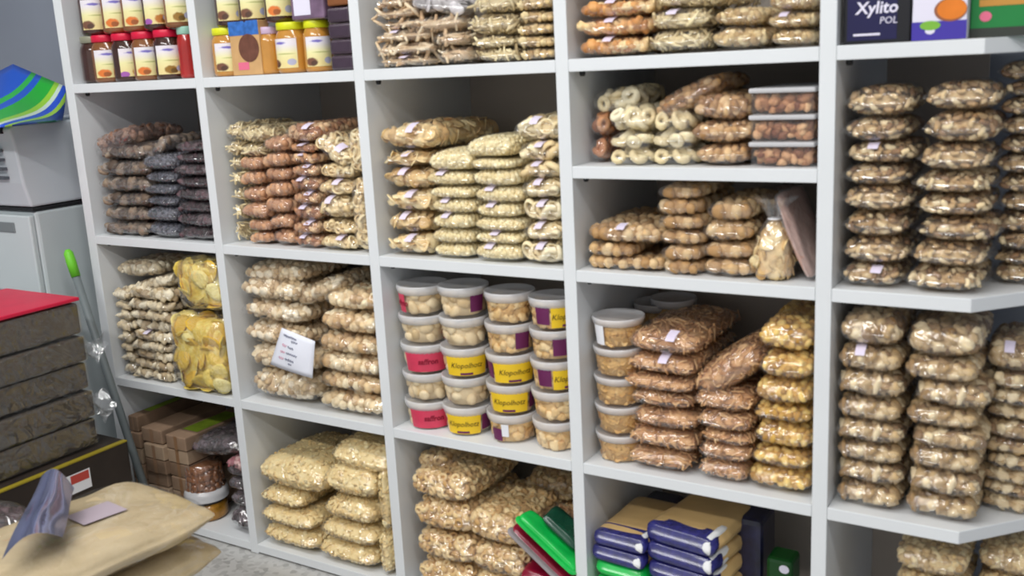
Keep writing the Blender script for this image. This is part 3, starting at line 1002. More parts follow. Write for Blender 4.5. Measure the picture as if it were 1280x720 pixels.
def text_mesh(txt, size, mat, name, bend=None, shear=0.0, bold=0.0):
    cu = bpy.data.curves.new('lettering', 'FONT')
    cu.body = txt; cu.size = size; cu.align_x = 'CENTER'; cu.align_y = 'CENTER'; cu.shear = shear; cu.offset = bold
    cu.resolution_u = 2
    tmp = bpy.data.objects.new('lettering', cu)
    me = bpy.data.meshes.new_from_object(tmp)
    bpy.data.objects.remove(tmp); bpy.data.curves.remove(cu)
    me.name = name
    me.materials.clear(); me.materials.append(mat)
    if bend:
        r, ang, z = bend
        for v in me.vertices:
            t = ang + v.co.x / r
            v.co = Vector((r * math.cos(t), r * math.sin(t), z + v.co.y))
    else:
        for v in me.vertices: v.co = Vector((v.co.x, 0, v.co.y))
    return me


def patch(r0, r1, a0, a1, z0, z1, name, mat, n=12):
    """a label wrapped round a tub or jar"""
    v, f, uv = [], [], []
    for i in range(n + 1):
        t = a0 + (a1 - a0) * i / n
        for z, r in ((z0, r0), (z1, r1)):
            v.append((r * math.cos(t), r * math.sin(t), z)); uv.append((i / n, 0 if z == z0 else 1))
    f = [(2 * i, 2 * i + 2, 2 * i + 3, 2 * i + 1) for i in range(n)]
    mb = MB(); mb.add(v, f)
    me = mb.mesh(name, mat)
    ul = me.uv_layers.new(name='UVMap')
    for p in me.polygons:
        for li in p.loop_indices: ul.data[li].uv = uv[me.loops[li].vertex_index]
    return me


M['tub'] = film('tub_plastic', .03, .35, .07, 8, .12, top=.3)
M['lid'] = film('tub_lid_plastic', .62, .3, .18, 10, .2, top=.3)
M['yellow'] = plain('yellow_label', (240, 200, 40), .45, .4, .03)
M['purple'] = plain('purple_label', (104, 34, 84), .45, .4, .1, 40)
M['pinkred'] = plain('pink_red_label', (214, 62, 92), .4, .5, .12, 30)
M['ink'] = plain('dark_lettering', (84, 60, 20), .6)
M['redink'] = plain('dark_red_lettering', (140, 10, 44), .6)
M['pricelabel'] = plain('price_label', (236, 236, 240), .6)
F_MAC = food('macadamia_food', [(206, 176, 126), (232, 208, 164), (242, 224, 186)], .4, 40, .15, 60, .4)
F_WAF = food('wafer_bits_food', [(196, 148, 84), (230, 190, 126), (244, 216, 164)], .55, 70, .6, 140)
F_FLK = food('tan_flakes_food', [(188, 138, 70), (216, 170, 100), (232, 194, 130)], .6, 60, .8, 160)


def tub(name, label, group, x, y, z, R, H, mat, piece, psize, labels, seed, inverted=False, lf=.855):
    c_ = max(0, int(x // PITCHX)); x = min(max(x, c_ * PITCHX + T_D + R + .002), (c_ + 1) * PITCHX - T_D - R - .002)
    r = tag(empty(name, (x, y, z)), label, 'plastic tub', group)
    rb = .84 * R
    rt = .95 * R
    zb = lf * H
    mb = MB()
    mb.lathe([(rb * .96, 0), (rb, .003), (rt, zb)], 36, cap=False)
    mb.lathe([(.001, .0005), (rb * .96, 0)], 36, cap=False)
    mb.obj('tub_body', M['tub'], r, smooth=True)
    lb = MB()
    lb.lathe([(rt * .99, zb - .012 * H / .075), (R, zb), (R, H * .955), (R * .985, H * .985), (R * .95, H - .0012), (R * .92, H * .95), (.002, H * .95)], 36)
    lb.obj('lid', M['lid'], r, smooth=True)
    rs = np.random.RandomState(seed)
    cb = MB()
    cr = .2 * psize
    cb.lathe([(rb - cr - .001, .003), (rt - cr - .001, zb - cr), (.001, zb - cr)], 24, tint=.45)
    pts = np.zeros((0, 3))
    fn = PIECE[piece]
    for _ in range(900):
        t = rs.rand() * 2 * PI
        zz = psize * .35 + rs.rand() * (zb - psize * .6)
        rr = rb + (rt - rb) * zz / zb - psize * .34
        p = np.array([rr * math.cos(t), rr * math.sin(t), zz])
        if len(pts) and np.min(np.sum((pts - p) ** 2, 1)) < (psize * .6) ** 2: continue
        pts = np.vstack([pts, p])
        v, f = fn(rs)
        q = (v * psize * (.85 + .3 * rs.rand())) @ orient(rs, np.array([math.cos(t), math.sin(t), .1]), .5).T + p
        rad = np.linalg.norm(q[:, :2], axis=1)
        lim = (rb + (rt - rb) * np.clip(q[:, 2], 0, zb) / zb) * .985
        q[:, :2] *= np.minimum(1, lim / rad)[:, None]
        q[:, 2] = np.clip(q[:, 2], .002, zb)
        cb.add(q, f, np.clip(.5 + .28 * rs.normal(), 0, 1))
    tag(link('contents', cb.mesh('tub_contents', mat), r), kind='stuff')
    va = math.atan2(CAM.y - y, CAM.x - x)
    rr = lambda zz: (rb + (rt - rb) * zz / zb) + .0008
    for lk, a0, a1, f0, f1 in labels:
        mt = {'y': M['yellow'], 'p': M['purple'], 'r': M['pinkred'], 'w': M['pricelabel']}[lk]
        nm = {'y': 'paper_label', 'p': 'purple_label', 'r': 'paper_label', 'w': 'price_label'}[lk]
        o = link(nm, patch(rr(f0 * zb), rr(f1 * zb), va + math.radians(a0), va + math.radians(a1), f0 * zb, f1 * zb, nm, mt), r)
        o['label'] = {'y': 'yellow label with dark lettering', 'p': 'small purple square label', 'r': 'pink red label with lettering', 'w': 'white price label'}[lk]
        zm = (f0 + f1) / 2 * zb
        if lk == 'y':
            link('lettering', text_mesh('Klopolhotz', .0165, M['ink'], 'lettering', (rr(zm) + .0009, va + math.radians((a0 + a1) / 2), zm), .25), o)
            link('brown_mark', patch(rr(f0 * zb + .003) + .0006, rr(f0 * zb + .007) + .0006, va + math.radians((a0 + a1) / 2 - 16), va + math.radians((a0 + a1) / 2 + 16), f0 * zb + .002, f0 * zb + .007, 'brown_mark', M['purple'], 6), o)
        if lk == 'r':
            link('lettering', text_mesh('saffron', .017, M['redink'], 'lettering', (rr(zm) + .0009, va + math.radians((a0 + a1) / 2), zm), .1, .0006), o)
    if inverted:
        r.rotation_euler = (PI, 0, 0); r.location.z = z + H
    return r


# four columns of tubs in the third bay
YC = .07
cols = [((519, 351), (531, 525), 56), ((577, 353), (585, 533), 57), ((635, 360), (640, 545), 59), ((690, 367), (697, 556), 60)]
desc = ['whole pale nuts', 'whole pale nuts', 'wafer bits', 'wafer bits']
LB = [
    [[('r', -80, -50, .1, .85)], [('r', 50, 80, .1, .85)], [('r', -62, 62, .06, .9)], [], [('r', -58, 66, .06, .9)]],
    [[('p', 15, 52, .2, .85)], [], [('y', -55, 52, .08, .9), ('p', 56, 85, .2, .85)], [], [('y', -62, 28, .08, .9), ('p', 32, 70, .2, .85)]],
    [[], [('p', 10, 48, .2, .85)], [('p', -78, -52, .2, .85), ('y', -48, 62, .08, .9)], [('y', -60, 38, .08, .9), ('p', 44, 76, .2, .85)], [('p', -60, -30, .1, .6), ('w', -30, -12, .3, .8)]],
    [[('p', -50, -12, .2, .9), ('y', -8, 80, .08, .9)], [('p', -6, 34, .2, .9)], [('p', -50, -12, .2, .9), ('y', -8, 80, .08, .9)], [], []]]
where = ['column nearest the upright', 'column next to the red labelled one', 'column second from the blue white upright', 'column half behind the next upright']
where = ['red labelled column', 'column next to red labels', 'uncovered wafer column', 'column behind the upright']
for ci, ((tx, ty), (bx, by), wpx) in enumerate(cols):
    ztop = at(tx, ty, YC).z
    H = (ztop - Z2 - .001) / 5
    for k in range(5):
        t = k / 4
        px, py = tx + (bx - tx) * (k / 5), ty + (by - ty) * (k / 5)
        c = at(px, py, YC)
        zc = Z2 + .001 + H * (4 - k)
        c = at(px, py, YC)
        R = (at(px + wpx / 2, py, YC).x - at(px - wpx / 2, py, YC).x) / 2 * .93
        what = desc[ci]
        lb = LB[ci][k]
        note = {'r': 'red label', 'y': 'yellow label', 'p': 'purple label'}.get(next((l[0] for l in lb if l[0] in 'ry'), lb[0][0] if lb else ''), 'no label')
        tub('snack_tub', f"tub of {what}, {note}, {ORD[k]}, {where[ci]}", 'tubs stacked in the third bay', at(tx + (bx - tx) * .5 * (k / 2.5), py, YC).x + .003, YC, zc, R, H - .0006,
            F_MAC if ci < 2 else F_WAF, 'nut' if ci < 2 else 'lump', .036 if ci < 2 else .027, lb, 50 + ci * 7 + k)

# tan flakes in tubs, fourth bay
ztop = at(762, 391, YC).z
H = (ztop - Z2 - .001) / 5
for k in range(5):
    px = 762 + (766 - 762) * k / 4
    py = 391 + k * 38
    R = (at(px + 32, py, YC).x - at(px - 32, py, YC).x) / 2 * .93
    tub('snack_tub', f"tub of tan flakes, {ORD[k]}, column beside the brown slivers", 'tubs of tan flakes', at(px, py, YC).x + .004, YC, Z2 + .001 + H * (4 - k), R, H - .0006,
        F_FLK, 'disc', .016, [('w', -70, -38, .1, .85)] if k == 0 else [], 90 + k, lf=.9)
for q, (px, py) in enumerate(((806, 392), (842, 388))):
    zt = at(px, py - 12, YC + .16).z
    n = 5
    Hb = (zt - Z2 - .001) / n
    for k in range(n):
        tub('snack_tub', f"shaded tub of tan flakes, {ORD[k]}, {['column behind the front tubs', 'column at the back near the brown slivers'][q]}", 'tubs of tan flakes', at(px, py, YC + .2).x, YC + .2, Z2 + .001 + Hb * (n - 1 - k), .05, Hb - .0006, F_FLK, 'disc', .022, [], 120 + q * 9 + k)

# ---------------------------------------------------------------- jars on the top shelf


def label_material(name, low, fruit, fx, logo=(120, 110, 190), grey=(176, 176, 200)):
    m, nt, out = newmat(name)
    p = N(nt, 'ShaderNodeBsdfPrincipled'); p.inputs['Roughness'].default_value = .4
    uv = N(nt, 'ShaderNodeUVMap'); uv.uv_map = 'UVMap'
    sp = N(nt, 'ShaderNodeSeparateXYZ'); nt.links.new(uv.outputs[0], sp.inputs[0])
    r = N(nt, 'ShaderNodeValToRGB')
    r.color_ramp.elements[0].color = lin((232, 214, 150)); r.color_ramp.elements[1].color = lin((232, 226, 232))
    r.color_ramp.elements[0].position = .15; r.color_ramp.elements[1].position = .8
    e = r.color_ramp.elements.new(.5); e.color = lin((236, 230, 170))
    nt.links.new(sp.outputs['Y'], r.inputs['Fac'])
    cur = r.outputs['Color']

    def blob(cx, cy, rx, ry, col, cur, soft=.25, wob=.5):
        mp = N(nt, 'ShaderNodeMapping'); mp.inputs['Location'].default_value = (-cx / rx, -cy / ry, 0); mp.inputs['Scale'].default_value = (1 / rx, 1 / ry, 1)
        nt.links.new(uv.outputs[0], mp.inputs['Vector'])
        nz = N(nt, 'ShaderNodeTexNoise'); nz.inputs['Scale'].default_value = 9
        nt.links.new(uv.outputs[0], nz.inputs['Vector'])
        ln = N(nt, 'ShaderNodeVectorMath'); ln.operation = 'LENGTH'; nt.links.new(mp.outputs[0], ln.inputs[0])
        ad = N(nt, 'ShaderNodeMath'); ad.operation = 'MULTIPLY_ADD'; ad.inputs[1].default_value = wob; nt.links.new(nz.outputs['Fac'], ad.inputs[0]); nt.links.new(ln.outputs['Value'], ad.inputs[2])
        mr = N(nt, 'ShaderNodeMapRange'); mr.inputs['From Min'].default_value = 1 + soft; mr.inputs['From Max'].default_value = 1; mr.inputs['To Min'].default_value = 0; mr.inputs['To Max'].default_value = 1
        nt.links.new(ad.outputs[0], mr.inputs['Value'])
        mx = N(nt, 'ShaderNodeMix'); mx.data_type = 'RGBA'; nt.links.new(mr.outputs[0], mx.inputs[0]); nt.links.new(cur, mx.inputs[6]); mx.inputs[7].default_value = lin(col)
        return mx.outputs[2]
    cur = blob(fx, .16, .26, .16, fruit, cur)
    cur = blob(fx + .1, .12, .14, .1, tuple(int(c * .7) for c in fruit), cur)
    cur = blob(.82, .2, .14, .11, grey, cur, .1, .1)
    cur = blob(.45, .85, .26, .06, logo, cur, .4, .9)
    cur = blob(.6, .48, .3, .02, (190, 190, 120), cur, .6, .5)
    if low: cur = blob(.14, .08, .16, .1, low, cur, .1, .1)
    nt.links.new(cur, p.inputs['Base Color'])
    nt.links.new(p.outputs['BSDF'], out.inputs['Surface'])
    return m


L1 = label_material('honey_label', None, (222, 120, 50), .3)
L2 = label_material('purple_corner_label', (160, 90, 170), (190, 120, 50), .62)
L3 = label_material('olive_label', None, (150, 110, 40), .5)
L4 = label_material('plain_pale_label', None, (120, 80, 60), .2)
J_DARK = plain('dark_spread', (62, 34, 24), .12, .6, .2, 30, coat=.6)
J_HONEY = plain('amber_honey', (196, 138, 58), .12, .6, .12, 20, coat=.6)
J_BROWN = plain('brown_spread', (132, 82, 44), .12, .6, .15, 20, coat=.6)
J_RED = plain('red_jam', (168, 32, 26), .12, .6, .15, 20, coat=.6)
LIDS = {k: plain(k + '_lid', c, .35, .5) for k, c in dict(red=(214, 20, 62), yellow=(222, 226, 30), lilac=(206, 180, 208), grey=(140, 140, 120), teal=(150, 196, 176), black=(40, 34, 34), tan=(170, 130, 90)).items()}


def jar(label, px, wpx, pyt, zs, body, lid, lab, z_top=None, yc=.055, group='jars on the top shelf', face=0, name='spread_jar'):
    c = at(px, pyt + 20, yc)
    R = (at(px + wpx / 2, pyt + 20, yc).x - at(px - wpx / 2, pyt + 20, yc).x) / 2 * .95
    H = (at(px, pyt, yc).z if z_top is None else z_top) - zs - .001
    c_ = max(0, int(c.x // PITCHX)); c.x = min(max(c.x, c_ * PITCHX + T_D + R + .001), (c_ + 1) * PITCHX - T_D - R - .001)
    r = tag(empty(name, (c.x, yc, zs + .001)), label, 'jar', group)
    mb = MB()
    mb.lathe([(R * .86, 0), (R * .98, .004), (R, .01), (R, .66 * H), (R * .97, .74 * H), (R * .84, .83 * H), (R * .82, .86 * H)], 32)
    mb.obj('glass_body', body, r, smooth=True)
    lb = MB()
    lb.lathe([(R * .87, .85 * H), (R * .9, .86 * H), (R * .9, .985 * H), (R * .87, H), (.001, H)], 32)
    lb.obj('lid', LIDS[lid], r, smooth=True)
    va = math.atan2(CAM.y - yc, CAM.x - c.x) + math.radians(face)
    if lab:
        link('paper_label', patch(R + .0006, R + .0006, va - .95, va + .95, .1 * H, .68 * H, 'jar_label', lab), r)
    return r, zs + .001 + H


zt = at(134, 44, .055).z
for lab, px, body, lid, lm, face in (('dark spread jar with grey lid beside the outer upright', 109, J_DARK, 'grey', L4, 50),
                                     ('red lidded jar next to the grey lidded jar', 134, J_BROWN, 'red', L1, 0),
                                     ('red lidded jar with purple label corner, second in the row', 159, J_DARK, 'red', L2, 20),
                                     ('red lidded jar with orange fruit on label, third in the row', 184, J_BROWN, 'red', L1, 0),
                                     ('red lidded jar beside the red bottle', 211, J_DARK, 'red', L3, 0)):
    jar(lab, px, 27, 40, Z0, body, lid, lm, z_top=zt, face=face)
r, _ = jar('slim red jam bottle with teal lid beside the upright', 234, 18, 36, Z0, J_RED, 'teal', None, z_top=zt + .004, name='jam_bottle')
for lab, px, body, lm in (('upper jar standing above the grey lidded jar', 116, J_DARK, L4), ('upper jar with orange fruit label, second in the row', 143, J_BROWN, L1), ('upper jar with orange fruit label, third in the row', 168, J_BROWN, L1),
                          ('upper jar with purple label corner above red lids', 194, J_DARK, L2), ('upper jar with green olive label beside the upright', 221, J_BROWN, L3)):
    jar(lab, px, 26, -24, zt + .001, body, 'red', lm, z_top=zt + .13)
zt2 = at(365, 28, .055).z
jar('yellow lidded jar with pale label beside the upright, second bay', 272, 30, 30, Z0, J_HONEY, 'yellow', L4, z_top=zt2)
jar('lilac lidded honey jar with pink label', 337, 26, 30, Z0, J_HONEY, 'lilac', None, z_top=zt2 - .006)
jar('yellow lidded honey jar turned to its side', 366, 34, 27, Z0, J_HONEY, 'yellow', L4, z_top=zt2, face=-45)
jar('yellow lidded honey jar beside the dark packs', 397, 29, 27, Z0, J_HONEY, 'yellow', L4, z_top=zt2)
for lab, px, wp in (('dark upper jar above the yellow lidded jar', 286, 28), ('dark upper jar above the chocolate pouch', 316, 30), ('dark upper jar with orange label above honey', 348, 30)):
    jar(lab, px, wp, -24, zt2 + .001, J_DARK, 'black', L1 if px > 330 else L4, z_top=zt2 + .13)


# ---------------------------------------------------------------- boxes and packs
def carton(name, label, cat, group, px0, px1, pyt, pyb, yf, d, mat, zs=None, parent_parts=(), bevel=.002, rz=0):
    pc = (px0 + px1) / 2
    z1, z0 = at(pc, pyt, yf).z, at(pc, pyb, yf).z
    if zs is not None:
        if isinstance(zs, tuple): z0, z1 = zs
        else: z0 = zs + .001
        if zs == Z3: z1 = min(z1, Z2 - TH - .004)
    ym = (pyt + pyb) / 2
    x0, x1 = in_cell(at(px0, ym, yf).x, at(px1, ym, yf).x)
    r = tag(empty(name, ((x0 + x1) / 2, yf, z0), (0, 0, rz)), label, cat, group)
    mb = MB(); w = x1 - x0; h = z1 - z0
    mb.box(-w / 2, w / 2, 0, d, 0, h)
    mb.obj('body', mat, r, bevel=bevel)
    return r, w, h


def decal(r, name, mat, x0, x1, z0, z1, y=-.0006, lab=None):
    mb = MB(); mb.add([(x0, y, z0), (x1, y, z0), (x1, y, z1), (x0, y, z1)], [(0, 1, 2, 3)])
    o = mb.obj(name, mat, r)
    if lab: o['label'] = lab
    return o


def ellipse(r, name, mat, cx, cz, rx, rz, y=-.0008, n=28):
    mb = MB(); mb.add([(cx + rx * math.cos(2 * PI * k / n), y, cz + rz * math.sin(2 * PI * k / n)) for k in range(n)], [tuple(range(n))])
    return mb.obj(name, mat, r)


NAVY = plain('navy_card', (24, 22, 70), .4, .4, .1, 10)
BLACK = plain('black_card', (18, 18, 24), .45)
WHITE = plain('white_card', (226, 222, 238), .45)
VIOLET = plain('violet_card', (66, 52, 160), .45)
ORANGE = plain('mango_orange', (226, 126, 40), .5, .3, .25, 14)
LIME = plain('leaf_green', (122, 180, 60), .5)
GREEN = plain('green_card', (30, 128, 62), .4, .4, .08, 10)
OCHRE = plain('ochre_band', (196, 140, 60), .5)
PINK = plain('pink_print', (226, 110, 140), .5)
BROWNP = plain('brown_print', (150, 90, 60), .5)
# navy xylitol box
r, w, h = carton('sweetener_box', 'navy box with white lettering beside the white upright', 'box', None, 1055, 1139, -45, 50, .012, .05, BLACK, Z0)
decal(r, 'front_panel', NAVY, -w / 2 + .006, w / 2 - .02, .005, h - .004)
link('lettering', text_mesh('Xylito', .026, WHITE, 'lettering', None, .12, .0006), r, loc=(.0, -.0012, .054))
link('small_lettering', text_mesh('POL', .015, WHITE, 'small_lettering', None, .12), r, loc=(.018, -.0012, .034))
decal(r, 'small_print', WHITE, -w / 2 + .016, .006, .012, .0155, -.0012)
# mango box
r, w, h = carton('tea_box', 'white and violet box with a mango picture', 'box', None, 1141, 1210, -45, 45, .004, .07, WHITE, Z0)
decal(r, 'violet_panel', VIOLET, -w / 2, w / 2, 0, .028)
ellipse(r, 'mango_rim', BROWNP, w * .2, .044, .0235, .0175, -.0008)
ellipse(r, 'mango_picture', ORANGE, w * .22, .045, .021, .0155, -.0011)
ellipse(r, 'leaf_badge', LIME, -w * .16, .022, .015, .007, -.0011)
ellipse(r, 'badge_drop', WHITE, -w * .16, .014, .007, .005, -.0009)
decal(r, 'top_band', plain('pale_violet_band', (176, 160, 220), .5), -w / 2 + .02, w / 2, .068, .075)
# green box
r, w, h = carton('tea_box', 'green box with ochre band and pink flower', 'box', None, 1214, 1304, -45, 41, .03, .07, GREEN, Z0)
decal(r, 'base_band', plain('dark_base_band', (52, 56, 50), .5), -w / 2, w / 2, 0, .014)
decal(r, 'ochre_band', OCHRE, -w / 2 + .012, w / 2, .046, .056)
ellipse(r, 'flower_print', PINK, -w * .28, .031, .0085, .0075)
decal(r, 'pale_lettering_band', plain('pale_green_print', (120, 190, 140), .5), -w / 2 + .02, w / 2 - .02, .06, .067)
# chocolate pouch
CHOC = plain('chocolate_print', (112, 72, 58), .5, .3, .25, 50)
TANP = plain('tan_pouch', (206, 164, 112), .4, .4, .1, 30)
BLUEP = plain('blue_print', (58, 112, 190), .4, .4, .35, 70)
r, w, h = carton('chocolate_pouch', 'tan pouch with blue top and chocolate picture between jars', 'pouch', None, 288, 325, 26, 92, .02, .035, TANP, Z0)
decal(r, 'blue_header', BLUEP, -w / 2, w / 2, h * .74, h)
ellipse(r, 'chocolate_picture', CHOC, .012, h * .5, w * .34, h * .26)
decal(r, 'pink_mark', PINK, -w * .28, w * .08, h * .1, h * .24)
# pink label on the lilac jar's shoulder is part of its own pack: dark flat packs beside it
PLUM = plain('plum_pack', (66, 50, 64), .25, .5, .2, 30, coat=.5)
for k in range(4):
    zz = Z0 + .001 + k * .0335
    r, w, h = carton('date_pack', f"flat plum coloured pack, {ORD[3 - k]}, beside the honey jars", 'pack', 'flat plum packs', 411, 440, 20, 84, .012, .16, PLUM, (zz, zz + .032), bevel=.006)
VIO2 = plain('mauve_pack', (120, 96, 120), .3, .5, .3, 40, coat=.4)
BRN2 = plain('brown_card', (136, 84, 48), .5, .3, .2, 20)
r, w, h = carton('sweet_pack', 'mauve and white pack standing on the honey jars', 'pack', None, 362, 404, -20, 20, .02, .1, VIO2, (zt2 + .001, zt2 + .1), bevel=.005)
decal(r, 'pale_print', WHITE, -w * .4, w * .1, h * .1, h * .6)
r, w, h = carton('sweet_pack', 'brown and plum pack on the flat plum packs', 'pack', None, 408, 441, -20, 20, .012, .1, BRN2, (Z0 + .1365, Z0 + .235), bevel=.004)
decal(r, 'plum_print', PLUM, -w * .3, w * .5, h * .35, h)

# clear trays of nut chunks
F_CHK = food('nut_chunk_food', [(120, 70, 44), (186, 132, 90), (220, 178, 132)], .5, 50, .5, 110)
zz = ZI + .001
for k, (yt, yb) in enumerate(((177, 209), (143, 177), (109, 143))):
    x0, x1 = at(935, yt, .014).x, cell_lim(3)[1]
    h = at(975, yt, .014).z - zz - .0005
    r = tag(empty('snack_tray', ((x0 + x1) / 2, .014, zz)), f"clear lidded tray of nut chunks, {['bottom one', 'middle one', 'top one'][k]}, beside the upright", 'tray', 'clear trays of nut chunks')
    w = x1 - x0; d = .2
    mb = MB(); mb.box(-w / 2 + .003, w / 2 - .003, .003, d - .003, .0, h - .010)
    mb.obj('tray_body', M['tub'], r, bevel=.004)
    lb = MB(); lb.box(-w / 2, w / 2, 0, d, h - .009, h - .0005)
    lb.obj('lid', M['lid'], r, bevel=.003)
    P = Pillow(w - .012, d - .012, h - .013, 14, .1, 14, .1, 300 + k, 0)
    cb = MB(); rs = np.random.RandomState(300 + k)
    v, f = Pillow(w - .026, d - .026, h - .024, 14, .1, 14, .1, 1, 0).grid(9, 9); cb.add(v + np.array([0, .013, .006]), f, .4)
    pts, nn = P.scatter(150, .014, 5 + k)
    for p, n in zip(pts, nn):
        vv, ff = p_lump(rs)
        q = (vv * .021) @ orient(rs, n, .6).T + p - n * .009 + np.array([0, .006, .001])
        q[:, 2] = np.clip(q[:, 2], .0015, h - .011); q[:, 0] = np.clip(q[:, 0], -w / 2 + .005, w / 2 - .005); q[:, 1] = np.clip(q[:, 1], .005, d - .005)
        cb.add(q, ff, np.clip(.5 + .3 * rs.normal(), 0, 1))
    tag(link('contents', cb.mesh('tray_contents', F_CHK), r), kind='stuff')
    zz += h + .0005

# leaning slabs and knotted pouch in the fourth bay
lean('slab', 'fruit_leather_pack', 'long pinkish clear pack leaning on the upright', 'leaning pinkish packs', 990, 297, 116, 15, -67, .03, .16, zmin=None)
lean('slab', 'fruit_leather_pack', 'second long pinkish pack, leaning in shade behind the first', 'leaning pinkish packs', 978, 278, 90, 12, -70, .2, .14)


def knotted(name, label, px0, px1, pyt, pyb, ptop, kd, yc, zs):
    xc = at((px0 + px1) / 2, (pyt + pyb) / 2, yc).x
    rx = (at(px1, (pyt + pyb) / 2, yc).x - at(px0, (pyt + pyb) / 2, yc).x) / 2
    zt, ztop = at((px0 + px1) / 2, pyt, yc).z, at((px0 + px1) / 2, ptop, yc).z
    r = tag(empty(name, (xc, yc, zs + .001)), label, 'bag')
    h = zt - zs; H = ztop - zs
    K = FOODS[kd]
    mb = MB()
    prof = [(rx * .5, 0), (rx * .9, .012), (rx * .97, h * .35), (rx * .85, h * .7), (rx * .4, h * .97), (.001, h)]
    mb.lathe([(a * .9, b * .97 + .002) for a, b in prof], 20, tint=.5)
    rs = np.random.RandomState(9)
    pts = np.zeros((0, 3))
    zs_ = [p[1] for p in prof]; rs_ = [p[0] for p in prof]
    for _ in range(1200):
        t = rs.rand() * 6.283; z = rs.rand() * h
        rr = np.interp(z, zs_, rs_) * .93
        p = np.array([rr * math.cos(t), rr * math.sin(t), z])
        if len(pts) and np.min(np.sum((pts - p) ** 2, 1)) < .015 ** 2: continue
        pts = np.vstack([pts, p])
        v, f = p_disc(rs)
        q = (v * .028) @ orient(rs, np.array([math.cos(t), math.sin(t), .2]), .3).T + p * np.array([.94, .94, 1])
        q[:, 2] = np.maximum(q[:, 2], .001)
        mb.add(q, f, np.clip(.5 + .3 * rs.normal(), 0, 1))
    tag(link('contents', mb.mesh(name + '_contents', K['mat']), r), kind='stuff')
    fb = MB()
    pr = [(rx * .5, 0), (rx, .01), (rx * 1.05, h * .35), (rx * .95, h * .7), (rx * .6, h * 1.0), (.012, h * 1.12), (.010, h * 1.16), (.022, H * .9), (.036, H)]
    fb.lathe(pr, 30, cap=False)
    v = fb.v[0]
    for i in range(len(v)):
        k = i % 30; lv = i // 30
        if lv >= 4: v[i, :2] *= 1 + .28 * math.sin(k * 2.1 * 2) * (1 if lv != 4 else .3)
    fb.obj('film', M['film_loose'], r, smooth=True)
    kb = MB(); kb.lathe([(.011, h * 1.125), (.0135, h * 1.14), (.011, h * 1.155)], 14)
    kb.obj('tie', M['pricelabel'], r, smooth=True)
    return r


knotted('chip_pouch', 'knotted clear pouch of curly chips standing beside puffed balls', 943, 993, 283, 352, 246, 'chip', .05, Z1)

# pale bags standing upright at the end of the second bay
standing('palecurl', 'curl_snack_bag', 'bag of pale curls standing upright beside the white upright, lower of two', 'pale curl bags', 438, 461, 222, 322, .006, .07, Z1)
standing('palecurl', 'curl_snack_bag', 'bag of pale curls standing upright beside the white upright, upper of two', 'pale curl bags', 432, 453, 160, 221, .02, .06, at(448, 222, .006).z + .001, var=1)
# potato chips
standing('potato', 'potato_chip_bag', 'big clear bag of yellow potato chips, the lower of two', 'potato chip bags', 208, 279, 398, 497, -.02, .11, Z2)
standing('potato', 'potato_chip_bag', 'clear bag of yellow potato chips standing on the lower one', 'potato chip bags', 216, 272, 324, 397, .0, .1, at(248, 398, -.028).z + .002, var=1)
# flake bags standing at the end of the lowest shelf
edgewise('flake', 'flake_bag', 'bag of pale yellow flakes on edge beside the upright, lower of two', 'yellow flake bags', 468, 489, 668, 742, .01, .22, Z3)
edgewise('flake', 'flake_bag', 'bag of pale yellow flakes on edge beside the upright, upper of two', 'yellow flake bags', 467, 487, 588, 667, .01, .22, at(478, 668, .01).z + .001, var=1)
# hoop cereal at the back, third bay
lean('hoop', 'hoop_cereal_bag', 'small bag of hoop cereal tucked at the top of its stack', 'hoop cereal bags', 535, 580, 44, 26, 10, .06, .12)
lowstack('hoop', 'hoop_cereal_bag', 'bag of hoop cereal', 'shaded back stack under the shelf', 'hoop cereal bags', 650, 720, 598, 4, .2, .18, Z3)
lowstack('sliver', 'crisp_sliver_bag', 'bag of brown slivers', 'behind the green packet', 'brown sliver bags below', 672, 714, 648, 4, .1, .09, Z3)

# coloured packets at the end of the third bay
GRN = plain('bright_green_packet', (20, 190, 80), .25, .5, .15, 30, coat=.5)
RED = plain('crimson_packet', (140, 14, 48), .25, .5, .25, 30, coat=.5)
DGR = plain('dark_green_packet', (16, 70, 50), .25, .5, .25, 30, coat=.5)
CLR = plain('grey_clear_packet', (150, 140, 144), .3, .5, .2, 30, coat=.5)


def packet(name, label, group, px, py, wpx, hpx, tilt, yf, d, mat, seam=None, lift=0):
    c = at(px, py, yf)
    w = (at(px + wpx / 2, py, yf).x - at(px - wpx / 2, py, yf).x)
    h = at(px, py - hpx / 2, yf).z - at(px, py + hpx / 2, yf).z
    R = Matrix.Rotation(math.radians(-tilt), 3, 'Y')
    b = c - R @ Vector((0, 0, h / 2))
    r = tag(empty(name, (b.x, b.y, b.z + lift), R.to_euler()), label, 'packet', group)
    P = Pillow(w, d, h, 5, .3, 8, .25, int(px), .6)
    v, f = P.grid(17, 17)
    mb = MB(); mb.add(v, f)
    mb.obj('pouch', mat, r, smooth=True)
    if seam:
        sb = MB(); v, f = Pillow(w * 1.03, .03, h * .3, 8, .3, 8, .3, 4, .3).grid(15, 7)
        sb.add(v + np.array([0, -.012, h * .35]), f)
        sb.obj('seal_strip', seam, r, smooth=True)
    return r


packet('snack_packet', 'bright green packet slanting down beside the upright', 'slanting packets', 682, 682, 84, 13, -36, -.004, .05, GRN, GRN)
packet('snack_packet', 'dark green packet slanting down behind the bright green one', 'slanting packets', 699, 667, 52, 13, -36, .02, .06, DGR)
packet('snack_packet', 'crimson packet slanting under the bright green one', 'slanting packets', 672, 697, 84, 14, -36, .0, .1, RED, CLR)
packet('snack_packet', 'crimson packet lying flat at the bottom of the slanting packets', 'slanting packets', 682, 733, 70, 22, -8, .0, .2, RED)

